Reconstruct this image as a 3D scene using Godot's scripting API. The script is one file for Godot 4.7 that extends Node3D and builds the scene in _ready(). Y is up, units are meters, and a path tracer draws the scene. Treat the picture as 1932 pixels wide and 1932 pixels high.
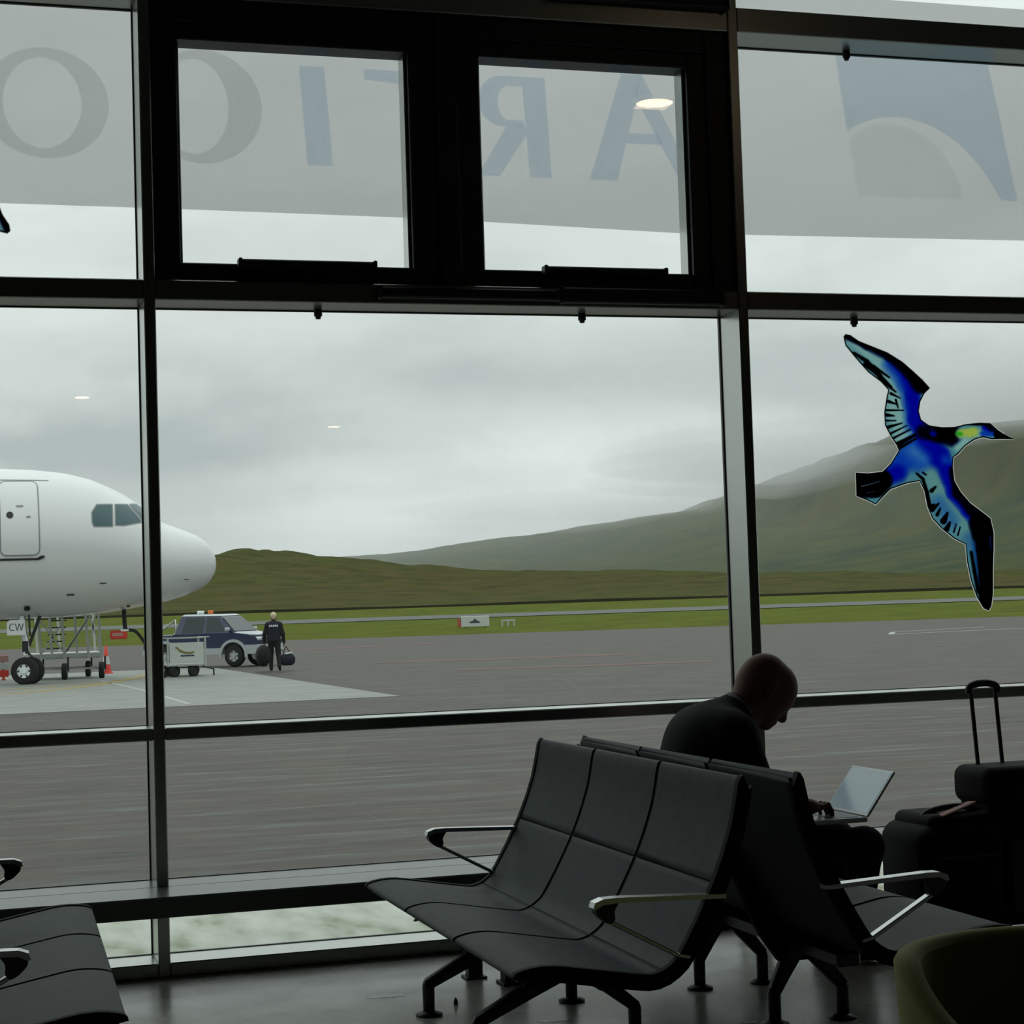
extends Node3D

const EYE := Vector3(0.0, 1.35, 7.193)
const YAW := -16.95
const APRON := -0.25
var M := {}
var used := {}
var rng := RandomNumberGenerator.new()


func _ready() -> void:
	rng.seed = 7
	# camera
	var cam := Camera3D.new()
	cam.name = "camera"
	add_child(cam)
	cam.position = EYE
	cam.rotation_degrees = Vector3(3.0, YAW, -1.87)
	cam.fov = 30.86
	cam.near = 0.05
	cam.far = 9000.0
	cam.current = true
	# overcast sky, exposure
	var we := WorldEnvironment.new()
	we.name = "world_environment"
	var env := Environment.new()
	env.background_mode = Environment.BG_SKY
	env.sky = overcast_sky()
	env.ambient_light_source = Environment.AMBIENT_SOURCE_DISABLED
	env.tonemap_mode = Environment.TONE_MAPPER_LINEAR
	env.tonemap_exposure = 1.08
	env.sdfgi_enabled = true
	env.ssao_enabled = true
	env.ssil_enabled = true
	env.volumetric_fog_enabled = true
	env.volumetric_fog_density = 0.0
	we.environment = env
	add_child(we)
	make_materials()
	build_room()
	build_facade()
	build_land()
	build_low_cloud()
	build_apron()
	build_banner()
	build_airliner()
	build_ground_equipment()
	build_pickup()
	build_walker()
	build_benches()
	build_sitter()
	build_luggage()
	build_tub_chair()
	build_bird_stickers()
	build_lamps()
	build_small_things()


# ---------------------------------------------------------------- sky
func overcast_sky() -> Sky:
	var w := 2048
	var h := 1024
	var img := Image.create(w, h, false, Image.FORMAT_RGBF)
	var n1 := FastNoiseLite.new()
	n1.seed = 11
	n1.frequency = 1.0
	n1.fractal_octaves = 5
	n1.fractal_gain = 0.5
	n1.domain_warp_enabled = true
	n1.domain_warp_amplitude = 0.35
	n1.domain_warp_frequency = 1.5
	# cloud masses: azimuth, elevation, half widths (degrees), strength
	var masses := [
		[3.5, 5.7, 6.0, 1.15, -0.24], [9.0, 5.2, 5.0, 0.8, -0.07], [12.5, 2.8, 4.6, 1.6, 0.30], [19.5, 3.7, 4.0, 1.5, 0.30], [27.5, 7.6, 6.0, 1.6, -0.13],
		[30.0, 5.2, 4.0, 0.9, -0.05], [17.0, 6.9, 5.0, 0.9, -0.06], [24.5, 4.6, 2.5, 1.0, 0.08], [6.0, 8.6, 6.0, 1.4, 0.05], [2.0, 3.4, 4.5, 1.0, 0.04],
		[-14.0, 6.0, 7.0, 1.5, -0.15], [-30.0, 4.0, 8.0, 1.6, 0.1], [48.0, 5.0, 7.0, 1.6, 0.12], [62.0, 7.0, 8.0, 1.5, -0.14], [100.0, 5.5, 9.0, 1.6, -0.12], [140.0, 4.0, 9.0, 1.6, 0.1], [190.0, 6.0, 9.0, 1.6, -0.13], [240.0, 4.5, 9.0, 1.6, 0.1], [290.0, 6.0, 9.0, 1.6, -0.1]]
	for j in h:
		var el := (0.5 - (j + 0.5) / h) * PI
		if el < -0.02:
			continue
		var se := sin(el)
		var ce := cos(el)
		var eld := rad_to_deg(el)
		for i in w:
			# column i of a panorama looks towards (sin, 0, -cos) of az
			var az := (i + 0.5) / w * TAU
			var d := Vector3(sin(az) * ce, se, -cos(az) * ce)
			var k := 1.0 / (se + 0.16)
			var nv := n1.get_noise_3d(d.x * k * 0.9, k * 1.3, d.z * k * 0.9)
			var nf := n1.get_noise_3d(d.x * 7.0, d.y * 16.0 + 5.0, d.z * 7.0)
			var l := 0.60 + 1.2 * pow(maxf(se, 0.0), 1.15) + (0.13 + 0.12 * se) * nv + 0.05 * nf
			if eld < 16.0:
				var azd := rad_to_deg(az)
				for c in masses:
					var da: float = wrapf(azd - c[0], -180.0, 180.0) / c[2]
					var de: float = (eld + nf * 1.1 - c[1]) / c[3]
					var q: float = da * da + de * de
					if q < 6.0:
						l += c[4] * exp(-q)
			l = clampf(l, 0.25, 2.2)
			var t := clampf((0.72 - l) * 1.2, 0.0, 0.4)
			img.set_pixel(i, j, Color(l * (0.90 - 0.2 * t), l * (1.0 - 0.05 * t), l * (0.965 + 0.05 * t)))
	var low := Color(0.12, 0.13, 0.11)
	img.fill_rect(Rect2i(0, h / 2 + 7, w, h / 2 - 7), low)
	var p := PanoramaSkyMaterial.new()
	p.panorama = ImageTexture.create_from_image(img)
	var s := Sky.new()
	s.sky_material = p
	return s


# ---------------------------------------------------------------- naming
func numbered(called: String) -> String:
	var n: int = used.get(called, 0)
	used[called] = n + 1
	return called if n == 0 else "%s_%03d" % [called, n]


func tag(o: Node, label: String, category: String, group := "", kind := "") -> Node:
	o.set_meta("label", label)
	if category:
		o.set_meta("category", category)
	if group:
		o.set_meta("group", group)
	if kind:
		o.set_meta("kind", kind)
	return o


func thing(called: String, label: String, category: String, at := Vector3.ZERO, group := "") -> Node3D:
	var o := Node3D.new()
	o.name = numbered(called)
	add_child(o)
	o.position = at
	tag(o, label, category, group)
	return o


func shell(called: String, label: String, at := Vector3.ZERO) -> Node3D:
	var o := Node3D.new()
	o.name = called
	add_child(o)
	o.position = at
	o.set_meta("kind", "structure")
	o.set_meta("label", label)
	return o


func st() -> SurfaceTool:
	var s := SurfaceTool.new()
	s.begin(Mesh.PRIMITIVE_TRIANGLES)
	return s


func mk(s: SurfaceTool, called: String, m: String, parent: Node = self, label := "") -> MeshInstance3D:
	s.generate_normals()
	var o := MeshInstance3D.new()
	o.mesh = s.commit()
	o.name = numbered(called) if parent == self else called
	o.material_override = M[m]
	parent.add_child(o, true)
	if label:
		o.set_meta("label", label)
	return o


func structure(s: SurfaceTool, called: String, m: String, label: String) -> MeshInstance3D:
	var o := mk(s, called, m)
	o.set_meta("kind", "structure")
	o.set_meta("label", label)
	return o


# ---------------------------------------------------------------- shapes
func tri(s: SurfaceTool, a: Vector3, b: Vector3, c: Vector3) -> void:
	s.add_vertex(a)
	s.add_vertex(c)
	s.add_vertex(b)


# corners run anticlockwise seen from outside
func quad(s: SurfaceTool, a: Vector3, b: Vector3, c: Vector3, d: Vector3) -> void:
	tri(s, a, b, c)
	tri(s, a, c, d)


func facet(s: SurfaceTool, pts: Array, inside: Vector3) -> void:
	var mid := Vector3.ZERO
	for p in pts:
		mid += p
	mid /= pts.size()
	var nn: Vector3 = (pts[1] - pts[0]).cross(pts[2] - pts[0])
	if nn.dot(mid - inside) < 0.0:
		pts = pts.duplicate()
		pts.reverse()
	for k in range(1, pts.size() - 1):
		tri(s, pts[0], pts[k], pts[k + 1])


func chamfered(sg: Vector3, axis: int, c: Vector3, h: Vector3, ch: float, b: Basis) -> Vector3:
	var v := Vector3(sg.x * (h.x - ch), sg.y * (h.y - ch), sg.z * (h.z - ch))
	v[axis] = sg[axis] * h[axis]
	return c + b * v


func bx(s: SurfaceTool, c: Vector3, size: Vector3, ch := 0.0, b := Basis()) -> void:
	s.set_smooth_group(-1)
	var h := size / 2.0
	ch = minf(ch, minf(h.x, minf(h.y, h.z)) * 0.95)
	for ax in 3:
		var u := (ax + 1) % 3
		var w := (ax + 2) % 3
		for sg in [-1.0, 1.0]:
			var pts := []
			for q in [[-1.0, -1.0], [1.0, -1.0], [1.0, 1.0], [-1.0, 1.0]]:
				var v := Vector3.ZERO
				v[ax] = sg
				v[u] = q[0]
				v[w] = q[1]
				pts.append(chamfered(v, ax, c, h, ch, b))
			facet(s, pts, c)
	if ch <= 0.0:
		return
	for ax in 3:
		var u := (ax + 1) % 3
		var w := (ax + 2) % 3
		for su in [-1.0, 1.0]:
			for sw in [-1.0, 1.0]:
				var a := Vector3.ZERO
				a[u] = su
				a[w] = sw
				a[ax] = -1.0
				var e := a
				e[ax] = 1.0
				facet(s, [chamfered(a, u, c, h, ch, b), chamfered(e, u, c, h, ch, b), chamfered(e, w, c, h, ch, b), chamfered(a, w, c, h, ch, b)], c)
	for sx in [-1.0, 1.0]:
		for sy in [-1.0, 1.0]:
			for sz in [-1.0, 1.0]:
				var v := Vector3(sx, sy, sz)
				facet(s, [chamfered(v, 0, c, h, ch, b), chamfered(v, 1, c, h, ch, b), chamfered(v, 2, c, h, ch, b)], c)


# a box from corner to corner
func bxc(s: SurfaceTool, lo: Vector3, hi: Vector3, ch := 0.0) -> void:
	bx(s, (lo + hi) / 2.0, hi - lo, ch)


# a straight bar of rectangular section between two points
func bar(s: SurfaceTool, a: Vector3, b: Vector3, w: float, t: float, ch := 0.0, up := Vector3.UP) -> void:
	var d := (b - a).normalized()
	if absf(d.dot(up)) > 0.98:
		up = Vector3.RIGHT if absf(d.x) < 0.9 else Vector3.FORWARD
	var x := up.cross(d).normalized()
	var y := d.cross(x)
	bx(s, (a + b) / 2.0, Vector3(w, t, a.distance_to(b)), ch, Basis(x, y, d))


func tube(s: SurfaceTool, pts: Array, r: Variant, n := 8, caps := true, flat := 1.0) -> void:
	var rings := []
	var side := Vector3.ZERO
	for i in pts.size():
		var p: Vector3 = pts[i]
		var a: Vector3 = pts[maxi(i - 1, 0)]
		var b: Vector3 = pts[mini(i + 1, pts.size() - 1)]
		var d := (b - a).normalized()
		if side == Vector3.ZERO:
			side = d.cross(Vector3.UP if absf(d.y) < 0.9 else Vector3.RIGHT).normalized()
		side = (side - d * side.dot(d)).normalized()
		var up := side.cross(d)
		var rr: float = r[i] if r is Array else r
		var ring := []
		for k in n:
			var t := TAU * k / n
			ring.append(p + side * cos(t) * rr + up * sin(t) * rr * flat)
		rings.append(ring)
	loft(s, rings, true, caps)


# rings of equal length, anticlockwise seen along -direction of travel
func loft(s: SurfaceTool, rings: Array, closed := true, caps := false) -> void:
	s.set_smooth_group(0)
	var n: int = rings[0].size()
	for i in rings.size() - 1:
		for k in (n if closed else n - 1):
			var l := (k + 1) % n
			quad(s, rings[i][k], rings[i + 1][k], rings[i + 1][l], rings[i][l])
	if caps:
		s.set_smooth_group(-1)
		for e in [0, rings.size() - 1]:
			var mid := Vector3.ZERO
			for p in rings[e]:
				mid += p
			mid /= n
			for k in n:
				var l := (k + 1) % n
				if e == 0:
					tri(s, mid, rings[e][k], rings[e][l])
				else:
					tri(s, mid, rings[e][l], rings[e][k])


# profile of (radius, along) turned about the y axis of xf
func lathe(s: SurfaceTool, prof: Array, n: int, xf := Transform3D()) -> void:
	var rings := []
	for p in prof:
		var ring := []
		for k in n:
			var t := TAU * k / n
			ring.append(xf * Vector3(cos(t) * p.x, p.y, -sin(t) * p.x))
		rings.append(ring)
	rings.reverse()
	loft(s, rings)


func drum(s: SurfaceTool, c: Vector3, r: float, h: float, axis := Vector3.UP, n := 16, ch := 0.0) -> void:
	var y := axis.normalized()
	var x := y.cross(Vector3.UP if absf(y.y) < 0.9 else Vector3.RIGHT).normalized()
	var xf := Transform3D(Basis(x, y, x.cross(y)), c)
	var prof := [Vector2(0.0, -h / 2), Vector2(r - ch, -h / 2)]
	if ch > 0.0:
		prof.append(Vector2(r, -h / 2 + ch))
		prof.append(Vector2(r, h / 2 - ch))
		prof.append(Vector2(r - ch, h / 2))
		prof.append(Vector2(0.0, h / 2))
		hard_lathe(s, prof, n, xf)
	else:
		prof.append(Vector2(r, h / 2))
		prof.append(Vector2(0.0, h / 2))
		hard_lathe(s, prof, n, xf)


# the same, with the bands kept apart so that edges stay crisp
func hard_lathe(s: SurfaceTool, prof: Array, n: int, xf := Transform3D()) -> void:
	for i in prof.size() - 1:
		s.set_smooth_group(40 + i)
		for k in n:
			var t := TAU * k / n
			var u := TAU * (k + 1) / n
			var a: Vector2 = prof[i]
			var b: Vector2 = prof[i + 1]
			var p := xf * Vector3(cos(t) * a.x, a.y, -sin(t) * a.x)
			var q := xf * Vector3(cos(u) * a.x, a.y, -sin(u) * a.x)
			var r2 := xf * Vector3(cos(u) * b.x, b.y, -sin(u) * b.x)
			var v := xf * Vector3(cos(t) * b.x, b.y, -sin(t) * b.x)
			if a.x < 1e-6:
				tri(s, p, r2, v)
			elif b.x < 1e-6:
				tri(s, p, q, v)
			else:
				quad(s, p, q, r2, v)


func ball(s: SurfaceTool, c: Vector3, r: Vector3, n := 14, b := Basis()) -> void:
	var prof := []
	for i in n + 1:
		var t := -PI / 2 + PI * i / n
		prof.append(Vector2(cos(t), sin(t)))
	lathe(s, prof, n * 2, Transform3D(b * Basis.from_scale(r), c))


# a flat outline in the xy plane of xf, drawn out along its z from z0 to z1
func extrude(s: SurfaceTool, poly: Array, z0: float, z1: float, xf := Transform3D(), smooth := false) -> void:
	var pv := PackedVector2Array(poly)
	if Geometry2D.is_polygon_clockwise(pv):
		pv.reverse()
	var n := pv.size()
	s.set_smooth_group(3 if smooth else -1)
	for k in n:
		var a := pv[k]
		var b := pv[(k + 1) % n]
		quad(s, xf * Vector3(a.x, a.y, z0), xf * Vector3(b.x, b.y, z0), xf * Vector3(b.x, b.y, z1), xf * Vector3(a.x, a.y, z1))
	s.set_smooth_group(-1)
	var idx := Geometry2D.triangulate_polygon(pv)
	for k in range(0, idx.size(), 3):
		var a := pv[idx[k]]
		var b := pv[idx[k + 1]]
		var c := pv[idx[k + 2]]
		if (b - a).cross(c - a) < 0.0:
			var t := b
			b = c
			c = t
		tri(s, xf * Vector3(a.x, a.y, z1), xf * Vector3(b.x, b.y, z1), xf * Vector3(c.x, c.y, z1))
		tri(s, xf * Vector3(a.x, a.y, z0), xf * Vector3(c.x, c.y, z0), xf * Vector3(b.x, b.y, z0))


func spline(pts: Array, per := 6) -> Array:
	var out := []
	for i in pts.size() - 1:
		var a = pts[maxi(i - 1, 0)]
		var b = pts[i]
		var c = pts[i + 1]
		var d = pts[mini(i + 2, pts.size() - 1)]
		for k in per:
			out.append(b.cubic_interpolate(c, a, d, float(k) / per))
	out.append(pts[-1])
	return out


# a sheet of even thickness that follows a profile in xy
func sheet_outline(prof: Array, thick: float) -> Array:
	var back := []
	for i in prof.size():
		var a: Vector2 = prof[maxi(i - 1, 0)]
		var b: Vector2 = prof[mini(i + 1, prof.size() - 1)]
		var d := (b - a).normalized()
		back.append(prof[i] + Vector2(d.y, -d.x) * thick)
	back.reverse()
	return prof + back


# a thin ribbon of paint on level ground
func ribbon(s: SurfaceTool, pts: Array, w: float, y: float, thick := 0.006) -> void:
	s.set_smooth_group(-1)
	var l := []
	var r := []
	for i in pts.size():
		var a: Vector2 = pts[maxi(i - 1, 0)]
		var b: Vector2 = pts[mini(i + 1, pts.size() - 1)]
		var d := (b - a).normalized()
		var nn := Vector2(-d.y, d.x) * w / 2
		l.append(pts[i] + nn)
		r.append(pts[i] - nn)
	for i in pts.size() - 1:
		var q := [l[i], l[i + 1], r[i + 1], r[i]]
		var top := []
		for p in q:
			top.append(Vector3(p.x, y + thick, p.y))
		facet(s, top, top[0] + Vector3(0, -1, 0))
		for k in 4:
			var p0: Vector2 = q[k]
			var p1: Vector2 = q[(k + 1) % 4]
			var c: Vector3 = (top[0] + top[2]) / 2 - Vector3(0, thick / 2, 0)
			facet(s, [Vector3(p0.x, y, p0.y), Vector3(p1.x, y, p1.y), Vector3(p1.x, y + thick, p1.y), Vector3(p0.x, y + thick, p0.y)], c)


# ---------------------------------------------------------------- bodies: tapered bones joined by a smooth minimum, meshed as surface nets
# bone: [a, b, ra, rb, k] or with a sixth entry, the squash of the section along an axis (Vector3 scale about the bone's middle)
func flesh(s: SurfaceTool, bones: Array, cell: float) -> void:
	var lo := Vector3.INF
	var hi := -Vector3.INF
	for b in bones:
		var m: float = maxf(b[2], b[3]) * 1.3 + cell * 3
		for p in [b[0], b[1]]:
			lo = lo.min(p - Vector3.ONE * m)
			hi = hi.max(p + Vector3.ONE * m)
	var nx := int((hi.x - lo.x) / cell) + 2
	var ny := int((hi.y - lo.y) / cell) + 2
	var nz := int((hi.z - lo.z) / cell) + 2
	var f := PackedFloat32Array()
	f.resize(nx * ny * nz)
	f.fill(1.0)
	for b in bones:
		var a: Vector3 = b[0]
		var e: Vector3 = b[1]
		var ra: float = b[2]
		var rb: float = b[3]
		var kk: float = b[4]
		var sq: Vector3 = b[5] if b.size() > 5 else Vector3.ONE
		var m := maxf(ra, rb) * 1.3 + kk + cell * 2.5
		var l := a.min(e) - Vector3.ONE * m - lo
		var g := a.max(e) + Vector3.ONE * m - lo
		var mid := (a + e) / 2
		var am := (a - mid) / sq
		var d := (e - a) / sq
		var dd := maxf(d.length_squared(), 1e-9)
		var smin := minf(sq.x, minf(sq.y, sq.z))
		for iz in range(maxi(0, int(l.z / cell)), mini(nz, int(g.z / cell) + 2)):
			for iy in range(maxi(0, int(l.y / cell)), mini(ny, int(g.y / cell) + 2)):
				var row := (iz * ny + iy) * nx
				for ix in range(maxi(0, int(l.x / cell)), mini(nx, int(g.x / cell) + 2)):
					var p := (lo + Vector3(ix, iy, iz) * cell - mid) / sq - am
					var t := clampf(p.dot(d) / dd, 0.0, 1.0)
					var v := (p.distance_to(d * t) - (ra + (rb - ra) * t)) * smin
					var o := f[row + ix]
					var hmix := maxf(kk - absf(o - v), 0.0)
					f[row + ix] = minf(o, v) - hmix * hmix / (4.0 * kk)
	s.set_smooth_group(0)
	var vert := {}
	var off := [0, 1, nx, nx + 1, nx * ny, nx * ny + 1, nx * ny + nx, nx * ny + nx + 1]
	var edges := [[0, 1], [2, 3], [4, 5], [6, 7], [0, 2], [1, 3], [4, 6], [5, 7], [0, 4], [1, 5], [2, 6], [3, 7]]
	for iz in nz - 1:
		for iy in ny - 1:
			for ix in nx - 1:
				var q := (iz * ny + iy) * nx + ix
				var neg := 0
				for o in off:
					if f[q + o] < 0.0:
						neg += 1
				if neg == 0 or neg == 8:
					continue
				var sum := Vector3.ZERO
				var cnt := 0
				for e in edges:
					var va := f[q + off[e[0]]]
					var vb := f[q + off[e[1]]]
					if (va < 0.0) != (vb < 0.0):
						var t := va / (va - vb)
						var pa := Vector3(e[0] & 1, (e[0] >> 1) & 1, e[0] >> 2)
						var pb := Vector3(e[1] & 1, (e[1] >> 1) & 1, e[1] >> 2)
						sum += pa.lerp(pb, t)
						cnt += 1
				vert[q] = lo + (Vector3(ix, iy, iz) + sum / cnt) * cell
	var sy := nx
	var sz := nx * ny
	for q in vert:
		var inside := f[q] < 0.0
		for ax in 3:
			var step: int = [1, sy, sz][ax]
			if (f[q + step] < 0.0) == inside:
				continue
			var u: int = [sy, sz, 1][ax]
			var w: int = [sz, 1, sy][ax]
			if not (vert.has(q - u) and vert.has(q - w) and vert.has(q - u - w)):
				continue
			if inside:
				quad(s, vert[q - u - w], vert[q - w], vert[q], vert[q - u])
			else:
				quad(s, vert[q - u - w], vert[q - u], vert[q], vert[q - w])


# ---------------------------------------------------------------- materials
func noise_tex(seed_: int, freq: float, ramp: Array, octaves := 4, size := 512, normal := false) -> NoiseTexture2D:
	var n := FastNoiseLite.new()
	n.seed = seed_
	n.frequency = freq
	n.fractal_octaves = octaves
	var t := NoiseTexture2D.new()
	t.width = size
	t.height = size
	t.seamless = true
	t.noise = n
	if normal:
		t.as_normal_map = true
		t.bump_strength = 4.0
	elif ramp:
		var g := Gradient.new()
		g.offsets = PackedFloat32Array(range(ramp.size()).map(func(i): return float(i) / (ramp.size() - 1)))
		g.colors = PackedColorArray(ramp)
		t.color_ramp = g
	return t


func mat(called: String, c: Color, rough: float, metal := 0.0, tex: Texture2D = null, scale := Vector3.ONE, spec := 0.5) -> StandardMaterial3D:
	var m := StandardMaterial3D.new()
	m.resource_name = called
	m.albedo_color = c
	m.roughness = rough
	m.metallic = metal
	m.metallic_specular = spec
	m.cull_mode = BaseMaterial3D.CULL_DISABLED
	if tex:
		m.albedo_texture = tex
		m.uv1_triplanar = true
		m.uv1_world_triplanar = true
		m.uv1_scale = scale
	M[called] = m
	return m


func relief(called: String, seed_: int, freq: float, cm: float) -> void:
	M[called].uv1_triplanar = true
	M[called].heightmap_enabled = true
	M[called].heightmap_texture = noise_tex(seed_, freq, [], 4, 256)
	M[called].heightmap_scale = cm


func make_materials() -> void:
	# the building
	mat("frame_paint", Color(0.72, 0.735, 0.71), 0.27, 1.0)
	mat("sash_paint", Color(0.16, 0.155, 0.15), 0.4)
	mat("ledge_paint", Color(0.30, 0.32, 0.315), 0.28)
	mat("gasket", Color(0.16, 0.165, 0.16), 0.5)
	mat("wall_plaster", Color(0.34, 0.34, 0.33), 0.9)
	mat("ceiling_board", Color(0.36, 0.36, 0.36), 0.9)
	mat("vinyl_floor", Color.WHITE, 0.3, 0.0, noise_tex(3, 0.012, [Color(0.642, 0.647, 0.62), Color(0.686, 0.686, 0.658), Color(0.73, 0.724, 0.697)], 5), Vector3.ONE * 0.6)
	M["vinyl_floor"].roughness_texture = noise_tex(31, 0.02, [Color(0.75, 0.75, 0.75), Color(1.0, 1.0, 1.0)], 4, 256)
	var g := mat("window_glass", Color(0.8, 0.85, 0.84, 0.03), 0.0)
	g.transparency = BaseMaterial3D.TRANSPARENCY_ALPHA
	mat("actuator", Color(0.13, 0.135, 0.14), 0.45)
	# banner
	var b := mat("banner_cloth", Color(0.72, 0.74, 0.74, 0.43), 0.9)
	b.transparency = BaseMaterial3D.TRANSPARENCY_ALPHA
	b.backlight_enabled = true
	b.backlight = Color(0.85, 0.85, 0.85)
	var bb := mat("print_blue", Color(0.12, 0.40, 0.78, 0.155), 0.9)
	bb.transparency = BaseMaterial3D.TRANSPARENCY_ALPHA
	bb.backlight_enabled = true
	bb.backlight = Color(0.45, 0.95, 1.25)
	var bg := mat("print_grey", Color(0.32, 0.38, 0.38, 0.11), 0.9)
	bg.transparency = BaseMaterial3D.TRANSPARENCY_ALPHA
	bg.backlight_enabled = true
	bg.backlight = Color(0.45, 0.5, 0.5)
	var bp := mat("print_pale", Color(0.42, 0.45, 0.43, 0.05), 0.9)
	bp.transparency = BaseMaterial3D.TRANSPARENCY_ALPHA
	bp.backlight_enabled = true
	bp.backlight = Color(0.45, 0.5, 0.48)
	# ground
	mat("asphalt", Color.WHITE, 0.62, 0.0, noise_tex(5, 0.013, [Color(0.12, 0.12, 0.115), Color(0.235, 0.235, 0.22), Color(0.275, 0.235, 0.21), Color(0.285, 0.29, 0.27), Color(0.40, 0.405, 0.385)], 6, 1024), Vector3(0.03, 0.2, 0.19), 0.3)
	var grit := noise_tex(6, 0.11, [Color(0.72, 0.72, 0.72), Color(1.0, 1.0, 1.0), Color(1.0, 1.0, 1.0)], 3)
	M["asphalt"].detail_enabled = true
	M["asphalt"].detail_blend_mode = BaseMaterial3D.BLEND_MODE_MUL
	M["asphalt"].detail_albedo = grit
	mat("concrete", Color.WHITE, 0.75, 0.0, noise_tex(8, 0.012, [Color(0.442, 0.454, 0.434), Color(0.483, 0.495, 0.47), Color(0.523, 0.527, 0.503)], 5), Vector3(0.09, 0.2, 0.16))
	mat("walk_concrete", Color.WHITE, 0.8, 0.0, noise_tex(9, 0.01, [Color(0.482, 0.508, 0.411), Color(0.632, 0.65, 0.597), Color(0.703, 0.712, 0.677), Color(0.739, 0.748, 0.712)], 5), Vector3(0.8, 0.5, 0.26))
	mat("yellow_paint", Color(0.587, 0.51, 0.285), 0.7)
	mat("white_paint", Color(0.588, 0.604, 0.588), 0.7)
	mat("red_paint", Color(0.62, 0.28, 0.24), 0.7)
	mat("faded_red_paint", Color(0.36, 0.26, 0.235), 0.62, 0.0, null, Vector3.ONE, 0.3)
	mat("blue_paint", Color(0.28, 0.329, 0.394), 0.7)
	var l := mat("land", Color.WHITE, 0.95, 0.0, null, Vector3.ONE, 0.1)
	l.vertex_color_use_as_albedo = true
	mat("grass", Color.WHITE, 0.95, 0.0, noise_tex(12, 0.01, [Color(0.248, 0.286, 0.099), Color(0.308, 0.331, 0.129), Color(0.331, 0.368, 0.136), Color(0.286, 0.323, 0.114)], 5), Vector3(0.03, 0.1, 0.06), 0.1)
	mat("taxiway", Color(0.386, 0.393, 0.379), 0.8, 0.0, null, Vector3.ONE, 0.2)
	mat("dark_bank", Color(0.15, 0.15, 0.10), 0.9, 0.0, null, Vector3.ONE, 0.1)
	# airliner and vehicles
	mat("white_skin", Color(0.797, 0.806, 0.806), 0.26)
	M["white_skin"].clearcoat_enabled = true
	M["white_skin"].clearcoat = 0.5
	M["white_skin"].clearcoat_roughness = 0.08
	mat("seam_grey", Color(0.50, 0.52, 0.52), 0.5)
	mat("dark_metal", Color(0.14, 0.145, 0.15), 0.45, 0.3)
	mat("cockpit_glass", Color(0.19, 0.31, 0.33), 0.06)
	mat("rubber", Color(0.075, 0.075, 0.075), 0.8)
	mat("silver", Color(0.72, 0.74, 0.74), 0.3, 0.7)
	mat("hub_white", Color(0.86, 0.88, 0.88), 0.5)
	mat("galvanised", Color(0.66, 0.68, 0.66), 0.5, 0.3)
	mat("white_steel", Color(0.703, 0.721, 0.703), 0.5)
	mat("barrier_red", Color(0.78, 0.22, 0.16), 0.6)
	mat("navy_paint", Color(0.085, 0.13, 0.26), 0.25)
	M["navy_paint"].clearcoat_enabled = true
	M["navy_paint"].clearcoat = 0.6
	M["navy_paint"].clearcoat_roughness = 0.06
	mat("silver_paint", Color(0.66, 0.69, 0.70), 0.3, 0.2)
	mat("car_glass", Color(0.10, 0.16, 0.165), 0.05)
	mat("lens_white", Color(0.85, 0.87, 0.86), 0.15)
	mat("lens_orange", Color(0.86, 0.45, 0.18), 0.25)
	mat("cloth_navy", Color(0.09, 0.10, 0.16), 0.9)
	mat("cloth_black", Color(0.07, 0.07, 0.075), 0.9)
	mat("white_hair", Color(0.72, 0.66, 0.56), 0.9)
	mat("skin", Color(0.42, 0.30, 0.25), 0.6, 0.0, null, Vector3.ONE, 0.35)
	mat("lettering_dark", Color(0.17, 0.22, 0.28), 0.6)
	mat("lettering_white", Color(0.82, 0.84, 0.86), 0.6)
	mat("gull_mark", Color(0.45, 0.42, 0.22), 0.6)
	# waiting room
	mat("seat_skin", Color.WHITE, 0.6, 0.0, noise_tex(21, 0.016, [Color(0.10, 0.145, 0.16), Color(0.15, 0.20, 0.215), Color(0.175, 0.22, 0.23)], 5), Vector3.ONE * 1.6, 0.33)
	mat("shell_grey", Color(0.19, 0.22, 0.22), 0.6, 0.0, null, Vector3.ONE, 0.35)
	mat("seat_edge", Color(0.05, 0.05, 0.05), 0.75, 0.0, null, Vector3.ONE, 0.3)
	mat("bench_metal", Color(0.22, 0.22, 0.22), 0.35, 0.6)
	mat("arm_metal", Color(0.78, 0.79, 0.79), 0.28, 1.0)
	mat("arm_black", Color(0.10, 0.10, 0.10), 0.45)
	mat("suit", Color(0.075, 0.08, 0.09), 0.9, 0.0, null, Vector3.ONE, 0.3)
	M["suit"].rim_enabled = true
	M["suit"].rim = 0.15
	mat("collar", Color(0.45, 0.46, 0.47), 0.9)
	mat("laptop_shell", Color(0.66, 0.68, 0.69), 0.35, 0.5)
	mat("laptop_screen", Color(0.30, 0.34, 0.35), 0.12)
	mat("laptop_keys", Color(0.40, 0.42, 0.43), 0.5)
	mat("case_cloth", Color(0.035, 0.035, 0.04), 0.75, 0.0, null, Vector3.ONE, 0.3)
	mat("case_trim", Color(0.07, 0.07, 0.075), 0.5)
	mat("pale_pink", Color(0.66, 0.50, 0.48), 0.7)
	mat("olive_cloth", Color(0.47, 0.475, 0.25), 0.9)
	M["olive_cloth"].rim_enabled = true
	M["olive_cloth"].rim = 0.6
	mat("lamp_rim", Color(0.8, 0.8, 0.78), 0.5)
	var lg := mat("lamp_glow", Color(1, 0.97, 0.9), 0.5)
	lg.emission_enabled = true
	lg.emission = Color(1.0, 0.86, 0.70)
	lg.emission_energy_multiplier = 9.0
	mat("scuff", Color(0.93, 0.94, 0.92), 0.3)


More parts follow.
